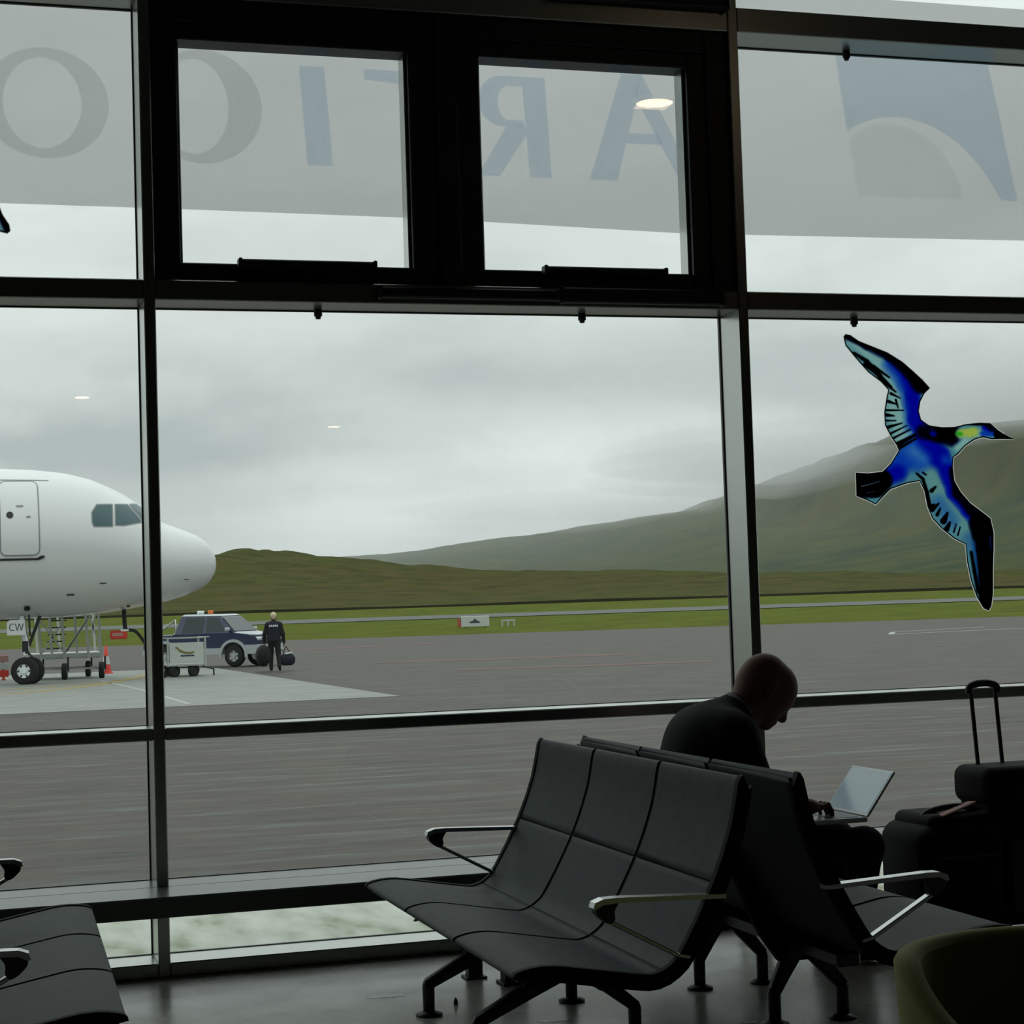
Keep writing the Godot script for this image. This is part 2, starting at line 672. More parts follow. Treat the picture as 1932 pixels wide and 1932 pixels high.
func build_room() -> void:
	var s := st()
	bxc(s, Vector3(-6.9, -0.2, -0.24), Vector3(10.9, 0.0, 31.0))
	structure(s, "floor", "vinyl_floor", "polished grey vinyl floor of the waiting hall")
	s = st()
	bxc(s, Vector3(-6.9, 5.0, -0.3), Vector3(10.9, 5.2, 31.0))
	structure(s, "ceiling", "ceiling_board", "dim ceiling of the waiting hall")
	s = st()
	bxc(s, Vector3(-6.9, 0.0, -0.24), Vector3(-6.7, 5.0, 31.0))
	structure(s, "wall_left", "wall_plaster", "dim side wall of the waiting hall")
	s = st()
	bxc(s, Vector3(10.7, 0.0, -0.24), Vector3(10.9, 5.0, 31.0))
	structure(s, "wall_right", "wall_plaster", "dim far side wall of the waiting hall")
	s = st()
	bxc(s, Vector3(-6.7, 0.0, 30.8), Vector3(10.7, 5.0, 31.0))
	structure(s, "wall_back", "wall_plaster", "dim back wall of the waiting hall")


const MULLIONS := [-4.245, -1.7535, 0.7375, 3.2285, 5.7195, 8.2105]


func build_facade() -> void:
	var depth := 0.24
	# uprights
	var n := 1
	for x in MULLIONS:
		var s := st()
		bxc(s, Vector3(x, 0.0, -depth), Vector3(x + 0.0445, 5.0, 0.0), 0.004)
		structure(s, "trim_%d" % n, "frame_paint", "dark grey upright post of the glass front")
		n += 1
	# rails, one length per bay
	var edges := [-6.7] + MULLIONS + [10.7]
	var rails := [[0.0, 0.054, "frame_paint", "low rail at the foot of the glass front"], [0.894, 0.941, "frame_paint", "narrow guard rail across the glass front"], [2.589, 2.668, "frame_paint", "rail below the upper windows"], [3.79, 3.898, "frame_paint", "rail above the upper windows"]]
	for r in rails:
		var o := shell("trim_%d" % n, r[3])
		n += 1
		for k in edges.size() - 1:
			var x0: float = edges[k] + (0.0 if k == 0 else 0.0445)
			var x1: float = edges[k + 1]
			var s := st()
			bxc(s, Vector3(x0, r[0], -depth), Vector3(x1, r[1], -0.002), 0.004)
			mk(s, "rail", r[2], o)
	# ledge that stands out into the hall
	var s := st()
	bxc(s, Vector3(-6.7, 0.266, 0.0), Vector3(10.7, 0.342, 0.275), 0.006)
	structure(s, "trim_%d" % n, "ledge_paint", "grey ledge standing out along the glass front")
	n += 1
	s = st()
	bxc(s, Vector3(-6.7, 0.266, -depth), Vector3(10.7, 0.342, -0.002))
	structure(s, "trim_%d" % n, "ledge_paint", "rail behind the grey ledge")
	# hooks under the rails
	var hk := 0
	for p in [[1.452, 2.589], [2.585, 2.589], [3.862, 2.589], [3.88, 3.79]]:
		s = st()
		drum(s, Vector3(p[0], p[1] - 0.014, -0.18), 0.017, 0.028, Vector3.UP, 12, 0.003)
		drum(s, Vector3(p[0], p[1] - 0.032, -0.18), 0.011, 0.012, Vector3.UP, 10, 0.002)
		tag(mk(s, "blind_stop", "actuator"), ["small dark peg under the rail, above the parked airliner's hillside", "small dark peg under the rail, midway along the large pane", "small dark peg under the rail above the bird sticker", "small dark peg under the top rail beside the banner's emblem"][hk], "peg", "pegs under the window rails")
		hk += 1
	# panes
	var rows := [[0.054, 0.266], [0.342, 0.894], [0.941, 2.589], [2.668, 3.79], [3.898, 5.0]]
	var w := 1
	for k in edges.size() - 1:
		var x0: float = edges[k] + (0.0 if k == 0 else 0.0445)
		var x1: float = edges[k + 1]
		for r in rows.size():
			if k == 3 and r == 3:
				continue
			var o := shell("window_%d" % w, "clear pane of the glass front")
			w += 1
			s = st()
			bxc(s, Vector3(x0, rows[r][0], -0.215), Vector3(x1, rows[r][1], -0.214))
			mk(s, "pane", "window_glass", o)
			s = st()
			for q in [[Vector3(x0, rows[r][0], -0.222), Vector3(x0 + 0.005, rows[r][1], -0.206)], [Vector3(x1 - 0.005, rows[r][0], -0.222), Vector3(x1, rows[r][1], -0.206)], [Vector3(x0 + 0.005, rows[r][0], -0.222), Vector3(x1 - 0.005, rows[r][0] + 0.003, -0.206)], [Vector3(x0 + 0.005, rows[r][1] - 0.004, -0.222), Vector3(x1 - 0.005, rows[r][1], -0.206)]]:
				bxc(s, q[0], q[1])
			mk(s, "gasket", "gasket", o)
	# the two hinged windows of the middle bay
	var lo := 2.668
	var hi := 3.79
	var o := shell("window_%d" % w, "black frame round the two hinged upper windows")
	w += 1
	s = st()
	bxc(s, Vector3(0.782, lo, -0.2), Vector3(0.812, hi, -0.03), 0.003)
	mk(s, "jamb", "sash_paint", o)
	s = st()
	bxc(s, Vector3(3.13, lo, -0.2), Vector3(3.2285, hi, -0.03), 0.003)
	mk(s, "jamb", "sash_paint", o)
	s = st()
	bxc(s, Vector3(1.935, lo, -0.2), Vector3(2.02, hi, -0.015), 0.004)
	mk(s, "post", "sash_paint", o)
	s = st()
	bxc(s, Vector3(0.812, 3.70, -0.2), Vector3(3.13, hi, -0.035), 0.003)
	mk(s, "head", "sash_paint", o)
	for q in [[0.812, 1.935, 0.889, 1.825, "hinged upper window showing the grey C and blue I of the banner"], [2.02, 3.13, 2.125, 3.05, "hinged upper window showing the blue R and A of the banner"]]:
		o = shell("window_%d" % w, q[4])
		w += 1
		var pl: float = 2.745
		var ph: float = 3.632
		for e in [[Vector3(q[0], lo, -0.17), Vector3(q[2], 3.70, -0.045)], [Vector3(q[3], lo, -0.17), Vector3(q[1], 3.70, -0.045)], [Vector3(q[2], lo, -0.17), Vector3(q[3], pl, -0.045)], [Vector3(q[2], ph, -0.17), Vector3(q[3], 3.70, -0.045)]]:
			s = st()
			bxc(s, e[0], e[1], 0.005)
			mk(s, "sash_bar", "sash_paint", o)
		s = st()
		var a := Vector3(q[2], pl, -0.15)
		for e in [[Vector3(q[2], pl, -0.165), Vector3(q[2] + 0.012, ph, -0.08)], [Vector3(q[3] - 0.012, pl, -0.165), Vector3(q[3], ph, -0.08)]]:
			bxc(s, e[0], e[1], 0.003)
		mk(s, "glazing_bead", "frame_paint", o)
		s = st()
		bxc(s, Vector3(q[2], pl, -0.131), Vector3(q[3], ph, -0.13))
		mk(s, "pane", "window_glass", o)
	# chain openers
	var ops := [[1.115, 1.655, 2.728, 2.757, -0.045, "slim dark chain opener on the sash beneath the grey C"], [2.375, 2.905, 2.728, 2.757, -0.045, "slim dark chain opener on the sash beneath the blue R and A"], [1.665, 2.41, 2.607, 2.65, 0.0, "dark opener housing on the rail, beneath the post between the two sashes"], [2.43, 3.14, 2.60, 2.662, 0.0, "longer dark opener housing on the rail beneath the blue A"], [2.43, 3.215, 3.872, 3.955, 0.0, "dark opener housing on the top rail above the two sashes"]]
	for q in ops:
		var t := thing("window_opener", q[5], "opener", Vector3((q[0] + q[1]) / 2, q[2], q[4]), "window openers")
		var hw: float = (q[1] - q[0]) / 2
		s = st()
		bxc(s, Vector3(-hw, 0, 0), Vector3(hw, q[3] - q[2], 0.045), 0.006)
		mk(s, "housing", "actuator", t)
		for sg in [-1.0, 1.0]:
			s = st()
			bxc(s, Vector3(sg * hw - 0.008, -0.004, 0), Vector3(sg * hw + 0.008, q[3] - q[2] + 0.004, 0.05), 0.004)
			mk(s, "end_cap", "gasket", t)


# ---------------------------------------------------------------- the land; u runs along the airfield, v away from the hall
func uv_to(u: float, v: float, y: float) -> Vector3:
	var a := deg_to_rad(-YAW)
	return Vector3(EYE.x + u * cos(a) + v * sin(a), y, EYE.z + u * sin(a) - v * cos(a))


func table(t: Array, x: float) -> float:
	if x <= t[0][0]:
		return t[0][1]
	for i in t.size() - 1:
		if x <= t[i + 1][0]:
			return lerpf(t[i][1], t[i + 1][1], smoothstep(0.0, 1.0, (x - t[i][0]) / (t[i + 1][0] - t[i][0])) * 0.5 + 0.5 * (x - t[i][0]) / (t[i + 1][0] - t[i][0]))
	return t[-1][1]


func strip_height(v: float) -> float:
	return table([[126.0, APRON], [160.0, 0.72], [172.0, 1.05], [202.0, 1.85]], v)


func field_strip(s: SurfaceTool, v0: float, v1: float, lift: float) -> void:
	s.set_smooth_group(0)
	var nu := 40
	for i in nu:
		for j in 4:
			var p := []
			for q in [[0, 0], [1, 0], [1, 1], [0, 1]]:
				var u: float = -260.0 + 640.0 * (i + q[0]) / nu
				var v: float = lerpf(v0, v1, (j + q[1]) / 4.0)
				p.append(uv_to(u, v, strip_height(v) + lift))
			quad(s, p[0], p[1], p[2], p[3])


func build_land() -> void:
	var s := st()
	field_strip(s, 126.0, 159.0, 0.0)
	structure(s, "verge", "grass", "green grass verge beyond the apron")
	s = st()
	field_strip(s, 159.0, 169.0, 0.05)
	structure(s, "taxiway", "taxiway", "pale taxiway crossing the grass")
	s = st()
	field_strip(s, 169.0, 202.0, 0.0)
	structure(s, "verge", "grass", "bright green grass beyond the taxiway")
	# dark bank of earth at the foot of the hills
	s = st()
	s.set_smooth_group(-1)
	for i in 64:
		var u0 := -260.0 + i * 10.0
		var h0 := 2.12 + 0.06 * sin(i * 1.7)
		var h1 := 2.12 + 0.06 * sin((i + 1) * 1.7)
		quad(s, uv_to(u0, 202, 1.8), uv_to(u0 + 10, 202, 1.8), uv_to(u0 + 10, 202.3, h1), uv_to(u0, 202.3, h0))
		quad(s, uv_to(u0, 202.3, h0), uv_to(u0 + 10, 202.3, h1), uv_to(u0 + 10, 204.0, h1 + 0.02), uv_to(u0, 204.0, h0 + 0.02))
	structure(s, "dark_bank", "dark_bank", "low dark earth bank along the far edge of the airfield")
	hillside("heath_hill", "olive heath hill behind the airliner's nose", true)
	hillside("mountain_hillside", "green mountain slope rising into the low cloud", false)


# ground heights: rows of (u, crest height) of the near hill; the mountain behind comes closer towards the right
func near_height(u: float, v: float, nz: FastNoiseLite) -> float:
	var crest := table([[-260.0, 19.11], [-150.0, 17.82], [-81.0, 16.87], [-66.0, 17.05], [-58.0, 18.9], [-50.0, 16.70], [-39.0, 15.50], [-27.0, 13.43], [-2.0, 11.11], [20.0, 9.82], [60.0, 8.10], [94.0, 6.55], [143.0, 5.78], [260.0, 6.21]], u)
	var t := clampf((v - 204.0) / 316.0, 0.0, 1.4)
	var rise := sin(minf(t, 1.0) * PI / 2)
	var y := lerpf(2.1, crest, pow(rise, 1.15))
	if t > 1.0:
		y -= (t - 1.0) * 22.0
	return y + nz.get_noise_2d(u * 1.6, v * 1.6) * 1.3 * minf(t * 4.0, 1.0)


func far_height(u: float, v: float, nz: FastNoiseLite) -> float:
	# distance at which the slope reaches 65 m, nearer on the right
	var v65 := table([[-900.0, 2700.0], [-400.0, 2350.0], [-157.0, 2070.0], [0.0, 1700.0], [145.0, 1290.0], [175.0, 1000.0], [200.0, 730.0], [330.0, 620.0], [700.0, 560.0]], u)
	var foot := table([[-900.0, 700.0], [-157.0, 600.0], [60.0, 470.0], [100.0, 330.0], [140.0, 250.0], [700.0, 215.0]], u)
	var t := (v - foot) / (v65 - foot)
	var y := -2.0
	if t > 0.0:
		y = -2.0 + 67.0 * pow(t, 1.18)
	if y > 62.0:
		y = 62.0 + 30.0 * (1.0 - exp(-(y - 62.0) / 30.0))
	var amp := clampf((v - foot) / 200.0, 0.0, 1.0) * (0.15 + v * 0.0014)
	return y + nz.get_noise_2d(u * 0.5, v * 0.9) * amp


func hillside(called: String, label: String, near: bool) -> void:
	var nz := FastNoiseLite.new()
	nz.seed = 41 if near else 77
	nz.frequency = 0.016
	nz.fractal_octaves = 5
	var cz := FastNoiseLite.new()
	cz.seed = 5
	cz.frequency = 0.01
	cz.fractal_octaves = 5
	var fz := FastNoiseLite.new()
	fz.seed = 15
	fz.frequency = 0.11
	fz.fractal_octaves = 4
	var nu := 420 if near else 300
	var nv := 190 if near else 190
	var pos := PackedVector3Array()
	var col := PackedColorArray()
	for j in nv + 1:
		var t := float(j) / nv
		var v := lerpf(203.0, 600.0, t) if near else 208.0 * pow(14.4, t)
		for i in nu + 1:
			var u := lerpf(-230.0, 270.0, float(i) / nu) if near else lerpf(-0.42, 0.42, float(i) / nu) * v
			var y := near_height(u, v, nz) if near else far_height(u, v, nz)
			pos.append(uv_to(u, v, y))
			# heath: olive, brown and green patches; linear base colours
			var a := 0.5 + 0.9 * cz.get_noise_2d(u * (0.9 if near else 0.35), v * (1.3 if near else 0.5))
			var f := 0.5 + 0.8 * fz.get_noise_2d(u * (1.1 if near else 0.35), v * (1.5 if near else 0.5))
			var c: Color
			if near:
				c = Color(0.0598, 0.0546, 0.0177).lerp(Color(0.0530, 0.0666, 0.0177), clampf(a, 0, 1)).lerp(Color(0.0754, 0.0598, 0.0260), clampf((f - 0.5) * 2.4, 0, 0.9))
				c = c.lerp(Color(0.0390, 0.0390, 0.0156), clampf((0.46 - f) * 2.6, 0, 0.8))
			else:
				c = Color(0.0406, 0.0598, 0.0354).lerp(Color(0.0702, 0.0754, 0.0322), clampf(a, 0, 1)).lerp(Color(0.0832, 0.0832, 0.0364), clampf((f - 0.5) * 1.3, 0, 0.6))
				c = c.lerp(Color(0.0260, 0.0390, 0.0260), clampf((0.45 - f) * 1.3, 0, 0.5))
			col.append(c)
	var s := st()
	s.set_smooth_group(0)
	var w := nu + 1
	for k in pos.size():
		s.set_color(col[k])
		s.set_smooth_group(0)
		s.add_vertex(pos[k])
	for j in nv:
		for i in nu:
			var q := j * w + i
			for e in [q, q + w + 1, q + 1, q, q + w, q + w + 1]:
				s.add_index(e)
	structure(s, called, "land", label)


const STRATUS := [[150.0, 1400.0, 68.0, 520.0, 20.0, 340.0, 0.001], [157.2, 1448.0, 80.0, 520.0, 22.0, 340.0, 0.0014], [235.0, 1000.0, 68.0, 400.0, 20.0, 320.0, 0.003], [242.2, 1048.0, 80.0, 400.0, 22.0, 320.0, 0.0042], [250.0, 1100.0, 93.0, 400.0, 22.0, 320.0, 0.0018], [310.0, 700.0, 68.0, 340.0, 20.0, 280.0, 0.0052], [317.2, 748.0, 80.0, 340.0, 22.0, 280.0, 0.00728], [325.0, 800.0, 93.0, 340.0, 22.0, 280.0, 0.00312]]


func build_low_cloud() -> void:
	# thin sheets of stratus lying against the slope: u, v, height, length, thickness, depth, density
	for p in STRATUS:
		var fm := FogMaterial.new()
		fm.density = p[6]
		fm.albedo = Color(1.0, 1.0, 1.0)
		fm.resource_name = "cloud_vapour"
		var f := FogVolume.new()
		f.name = numbered("low_cloud")
		f.shape = RenderingServer.FOG_VOLUME_SHAPE_ELLIPSOID
		f.size = Vector3(p[3], p[4], p[5])
		f.material = fm
		add_child(f)
		f.position = uv_to(p[0], p[1], p[2])
		f.rotation_degrees.y = YAW
		tag(f, "bank of low white cloud hanging on the mountain slope", "cloud", "low cloud on the mountain", "stuff")
	# damp air over the valley
	var hm := FogMaterial.new()
	hm.density = 0.00027
	hm.albedo = Color(1.0, 1.0, 1.0)
	hm.resource_name = "damp_air"
	var h := FogVolume.new()
	h.name = "valley_haze"
	h.shape = RenderingServer.FOG_VOLUME_SHAPE_BOX
	h.size = Vector3(3600.0, 130.0, 2500.0)
	h.material = hm
	add_child(h)
	h.position = uv_to(0.0, 1700.0, 62.0)
	h.rotation_degrees.y = YAW
	tag(h, "thin grey haze over the far valley and slopes", "haze", "", "stuff")


func build_apron() -> void:
	var s := st()
	var a := uv_to(-150.0, 126.0, 0.0)
	var b := uv_to(260.0, 126.0, 0.0)
	extrude(s, [Vector2(-70, 2.85), Vector2(160, 2.85), Vector2(b.x, -b.z), Vector2(a.x, -a.z)], APRON - 0.3, APRON, Transform3D(Basis(Vector3.RIGHT, Vector3.FORWARD, Vector3.UP), Vector3.ZERO))
	structure(s, "apron", "asphalt", "grey asphalt apron outside the glass front")
	s = st()
	bxc(s, Vector3(-14, APRON - 0.3, -2.85), Vector3(20, APRON + 0.03, -0.26), 0.01)
	structure(s, "pavement", "walk_concrete", "pale stained concrete walk along the foot of the glass front")
	s = st()
	bxc(s, Vector3(-40, APRON - 0.3, -54.6), Vector3(8.25, APRON + 0.012, -27.6))
	structure(s, "stand_slab", "concrete", "pale concrete parking stand under the airliner")
	var y := APRON + 0.012
	s = st()
	ribbon(s, spline([Vector2(-14, -37.3), Vector2(-4, -37.4), Vector2(1.1, -37.9), Vector2(2.4, -39.1), Vector2(3.4, -41.0), Vector2(4.2, -43.3), Vector2(5.4, -48.0), Vector2(6.2, -52.0)], 5), 0.32, y)
	structure(s, "yellow_line_marking", "yellow_paint", "curved yellow guide line on the concrete stand")
	s = st()
	ribbon(s, spline([Vector2(-14, -40.6), Vector2(0.5, -40.9), Vector2(2.6, -41.6), Vector2(4.6, -44.6), Vector2(6.6, -47.5)], 5), 0.2, y)
	structure(s, "yellow_line_marking", "yellow_paint", "thinner yellow line behind the guide line")
	s = st()
	ribbon(s, [Vector2(3.95, -45.0), Vector2(4.25, -36.0), Vector2(4.3, -28.2)], 0.12, y)
	structure(s, "white_line_marking", "white_paint", "white line crossing the concrete stand")
	s = st()
	ribbon(s, [Vector2(-6, -21.6), Vector2(0.75, -21.5)], 0.5, APRON)
	structure(s, "red_line_marking", "red_paint", "red painted line on the asphalt")
	s = st()
	ribbon(s, [Vector2(13.2, -41.6), Vector2(16.4, -40.6), Vector2(20.0, -40.0)], 1.3, APRON)
	ribbon(s, [Vector2(13.6, -52.5), Vector2(17.0, -51.0), Vector2(22.0, -50.4)], 2.0, APRON)
	ribbon(s, [Vector2(15.0, -80.0), Vector2(24.0, -84.0)], 2.4, APRON)
	structure(s, "faded_red_marking", "faded_red_paint", "worn reddish markings on the far asphalt")
	s = st()
	ribbon(s, [Vector2(38.5, -64.2), Vector2(47.5, -66.6), Vector2(62.0, -70.5)], 0.3, APRON)
	ribbon(s, [Vector2(38.5, -64.2), Vector2(41.0, -68.6), Vector2(48.0, -72.5)], 0.25, APRON)
	structure(s, "white_line_marking", "white_paint", "thin white lines on the apron beyond the bird sticker")
	s = st()
	ribbon(s, [Vector2(31.0, -49.2), Vector2(48.0, -53.0)], 0.35, APRON)
	structure(s, "blue_marking", "blue_paint", "faint blue line on the apron beyond the suitcase handle")


func put_print(s: SurfaceTool, poly: Array) -> void:
	extrude(s, poly, -0.003, -0.0015)


func ring_print(s: SurfaceTool, co: Vector2, ro: Vector2, ci: Vector2, ri: Vector2, a0: float, a1: float) -> void:
	var n := 48
	for k in n:
		var t := deg_to_rad(lerpf(a0, a1, float(k) / n))
		var u := deg_to_rad(lerpf(a0, a1, float(k + 1) / n))
		put_print(s, [co + Vector2(cos(t), sin(t)) * ro, co + Vector2(cos(u), sin(u)) * ro, ci + Vector2(cos(u), sin(u)) * ri, ci + Vector2(cos(t), sin(t)) * ri])


func build_banner() -> void:
	var t := thing("banner", "long translucent grey cloth banner hung outside the upper windows, lettering seen from behind", "banner", Vector3(0, 0, -0.45))
	var s := st()
	var low := []
	for x in [-6.0, 0.2, 0.9, 1.9, 2.25, 3.2, 3.5, 4.9, 8.0]:
		low.append(Vector2(x, table([[-6.0, 3.06], [0.9, 3.045], [1.9, 3.038], [3.2, 3.005], [3.5, 3.008], [4.9, 3.02], [8.0, 3.03]], x)))
	extrude(s, low + [Vector2(8.0, 4.14), Vector2(-6.0, 4.14)], 0.0, 0.0015)
	mk(s, "cloth", "banner_cloth", t)
	s = st()
	ring_print(s, Vector2(0.408, 3.465), Vector2(0.252, 0.228), Vector2(0.395, 3.465), Vector2(0.155, 0.187), 0.0, 360.0)
	mk(s, "letter", "print_grey", t, "grey letter O")
	s = st()
	ring_print(s, Vector2(1.04, 3.48), Vector2(0.25, 0.24), Vector2(1.005, 3.48), Vector2(0.145, 0.2), -128.0, 128.0)
	mk(s, "letter", "print_grey", t, "grey letter C")
	s = st()
	put_print(s, [Vector2(1.452, 3.675), Vector2(1.56, 3.675), Vector2(1.588, 3.25), Vector2(1.478, 3.25)])
	mk(s, "letter", "print_blue", t, "blue letter I")
	s = st()
	put_print(s, [Vector2(1.73, 3.675), Vector2(2.12, 3.675), Vector2(2.12, 3.632), Vector2(2.0, 3.632), Vector2(2.02, 3.25), Vector2(1.905, 3.25), Vector2(1.88, 3.62), Vector2(1.735, 3.63)])
	mk(s, "letter", "print_blue", t, "blue letter T")
	s = st()
	put_print(s, [Vector2(2.545, 3.68), Vector2(2.562, 3.235), Vector2(2.462, 3.235), Vector2(2.44, 3.64), Vector2(2.44, 3.68)])
	put_print(s, [Vector2(2.44, 3.47), Vector2(2.458, 3.43), Vector2(2.325, 3.235), Vector2(2.225, 3.235), Vector2(2.362, 3.455)])
	var bo := []
	for k in 13:
		var a := PI / 2 + PI * k / 12
		bo.append(Vector2(2.345 + cos(a) * 0.108, 3.568 + sin(a) * 0.112))
	var bi := []
	for k in 13:
		var a := PI / 2 + PI * k / 12
		bi.append(Vector2(2.37 + cos(a) * 0.045, 3.56 + sin(a) * 0.075))
	bo.insert(0, Vector2(2.44, 3.68))
	bo.append(Vector2(2.44, 3.456))
	bi.insert(0, Vector2(2.44, 3.635))
	bi.append(Vector2(2.44, 3.487))
	for k in bo.size() - 1:
		put_print(s, [bo[k], bo[k + 1], bi[k + 1], bi[k]])
	mk(s, "letter", "print_blue", t, "blue letter R")
	s = st()
	put_print(s, [Vector2(2.91, 3.735), Vector2(2.995, 3.735), Vector2(2.978, 3.62), Vector2(2.87, 3.235), Vector2(2.74, 3.235)])
	put_print(s, [Vector2(2.995, 3.735), Vector2(3.25, 3.235), Vector2(3.175, 3.235), Vector2(2.965, 3.62)])
	put_print(s, [Vector2(2.93, 3.452), Vector2(3.075, 3.452), Vector2(3.092, 3.405), Vector2(2.918, 3.405)])
	mk(s, "letter", "print_blue", t, "blue letter A")
	# emblem: a blue slanted field with a pale arch and a grey hill
	s = st()
	var arch := []
	for k in 25:
		var f := k / 24.0
		arch.append(Vector2(4.01, 3.51).bezier_interpolate(Vector2(4.24, 3.66), Vector2(4.60, 3.60), Vector2(4.805, 3.21), f))
	put_print(s, [Vector2(3.95, 3.98), Vector2(4.745, 3.98), Vector2(4.892, 3.21)] + reversed(arch))
	mk(s, "emblem_field", "print_blue", t, "blue slanted field of the emblem")
	s = st()
	var hill := []
	for k in 21:
		hill.append(Vector2(4.02, 3.475).bezier_interpolate(Vector2(4.2, 3.63), Vector2(4.52, 3.56), Vector2(4.605, 3.21), k / 20.0))
	put_print(s, hill + [Vector2(4.055, 3.205)])
	mk(s, "emblem_hill", "print_pale", t, "pale grey half round of the emblem")


func reversed(a: Array) -> Array:
	var b := a.duplicate()
	b.reverse()
	return b


# ---------------------------------------------------------------- airliner: x runs to the nose, its own origin on the ground below the axis
const PLANE := Vector3(0.0, APRON, -45.2)
const PLANE_TOP := [[1.39, 5.629], [2.235, 5.592], [3.083, 5.496], [3.794, 5.312], [4.364, 5.055], [4.793, 4.813], [5.151, 4.556], [5.45, 4.27], [5.724, 4.09], [6.235, 3.9], [6.673, 3.713], [6.9, 3.56], [7.037, 3.407], [7.15, 3.21], [7.193, 3.08], [7.217, 2.88]]
const PLANE_LOW := [[1.32, 1.524], [2.723, 1.524], [3.433, 1.556], [4.149, 1.616], [4.872, 1.72], [5.748, 1.866], [6.339, 2.026], [6.786, 2.221], [7.0, 2.39], [7.09, 2.511], [7.182, 2.68], [7.217, 2.88]]


func lin(t: Array, x: float) -> float:
	if x <= t[0][0]:
		return t[0][1]
	for i in t.size() - 1:
		if x <= t[i + 1][0]:
			return lerpf(t[i][1], t[i + 1][1], (x - t[i][0]) / (t[i + 1][0] - t[i][0]))
	return t[-1][1]


# (centre height, half height, half width) of the body at a station
func plane_section(x: float) -> Vector3:
	var top := lin(PLANE_TOP, x)
	var low := lin(PLANE_LOW, x)
	var t := clampf((7.217 - x) / 5.8, 0.0, 1.0)
	return Vector3((top + low) / 2, (top - low) / 2, 1.975 * pow(maxf(1.0 - pow(1.0 - t, 2.1), 0.0), 0.6))


func plane_skin(x: float, y: float, lift: float) -> Vector3:
	var c := plane_section(x)
	var q := clampf((y - c.x) / maxf(c.y, 0.001), -0.999, 0.999)
	var z := c.z * sqrt(1.0 - q * q)
	var nn := Vector3(0, q / maxf(c.y, 0.1), sqrt(1.0 - q * q) / maxf(c.z, 0.1)).normalized()
	return Vector3(x, y - APRON, z) + nn * lift


# a shape drawn in side view and laid on the skin
func on_skin(s: SurfaceTool, poly: Array, lift: float) -> void:
	var pv := PackedVector2Array(poly)
	var lo := pv[0]
	var hi := pv[0]
	for p in pv:
		lo = lo.min(p)
		hi = hi.max(p)
	var step := 0.12
	s.set_smooth_group(0)
	for i in range(int(floor(lo.x / step)), int(ceil(hi.x / step))):
		for j in range(int(floor(lo.y / step)), int(ceil(hi.y / step))):
			var a := Vector2(i, j) * step
			var cell := PackedVector2Array([a, a + Vector2(step, 0), a + Vector2(step, step), a + Vector2(0, step)])
			for piece in Geometry2D.intersect_polygons(pv, cell):
				var idx := Geometry2D.triangulate_polygon(piece)
				for k in range(0, idx.size(), 3):
					var p0: Vector2 = piece[idx[k]]
					var p1: Vector2 = piece[idx[k + 1]]
					var p2: Vector2 = piece[idx[k + 2]]
					if (p1 - p0).cross(p2 - p0) < 0.0:
						var t := p1
						p1 = p2
						p2 = t
					tri(s, plane_skin(p0.x, p0.y, lift), plane_skin(p1.x, p1.y, lift), plane_skin(p2.x, p2.y, lift))


func rounded(lo: Vector2, hi: Vector2, r: float) -> Array:
	var out := []
	for c in [[hi.x - r, hi.y - r, 0.0], [lo.x + r, hi.y - r, 90.0], [lo.x + r, lo.y + r, 180.0], [hi.x - r, lo.y + r, 270.0]]:
		for k in 6:
			var a := deg_to_rad(c[2] + 18.0 * k)
			out.append(Vector2(c[0] + cos(a) * r, c[1] + sin(a) * r))
	return out


func wheel(parent: Node3D, c: Vector3, axis: Vector3, r: float, w: float, hub := "hub_white", called := "wheel", hub_r := 0.6) -> void:
	var y := axis.normalized()
	var x := y.cross(Vector3.UP).normalized()
	var xf := Transform3D(Basis(x, y, x.cross(y)), c)
	var s := st()
	var hw := w / 2
	lathe(s, [Vector2(r * 0.5, -hw), Vector2(r * 0.82, -hw), Vector2(r * 0.95, -hw * 0.82), Vector2(r, -hw * 0.45), Vector2(r, hw * 0.45), Vector2(r * 0.95, hw * 0.82), Vector2(r * 0.82, hw), Vector2(r * 0.5, hw)], 28, xf)
	var o := mk(s, called, "rubber", parent)
	s = st()
	hard_lathe(s, [Vector2(0.0, -hw * 0.9), Vector2(r * hub_r, -hw * 0.9), Vector2(r * hub_r, hw * 0.98), Vector2(r * hub_r * 0.85, hw * 0.8), Vector2(r * 0.25, hw * 0.72), Vector2(r * 0.2, hw * 1.05), Vector2(0.0, hw * 1.05)], 20, xf)
	mk(s, "hub", hub, o)
	if r > 0.3:
		for k in 6:
			s = st()
			var a := TAU * k / 6
			drum(s, xf * Vector3(cos(a) * r * 0.4, hw * 0.8, sin(a) * r * 0.4), r * 0.075, hw * 0.14, axis, 8)
			mk(s, "bolt", "dark_metal", o)


func text(parent: Node3D, words: String, h: float, m: String, xf: Transform3D, called := "lettering") -> MeshInstance3D:
	var f := SystemFont.new()
	f.font_names = PackedStringArray(["Droid Sans"])
	var t := TextMesh.new()
	t.font = f
	t.text = words
	t.font_size = 64
	t.pixel_size = h / 46.0
	t.depth = 0.004
	var o := MeshInstance3D.new()
	o.name = called
	o.mesh = t
	o.material_override = M[m]
	parent.add_child(o, true)
	o.transform = xf
	return o


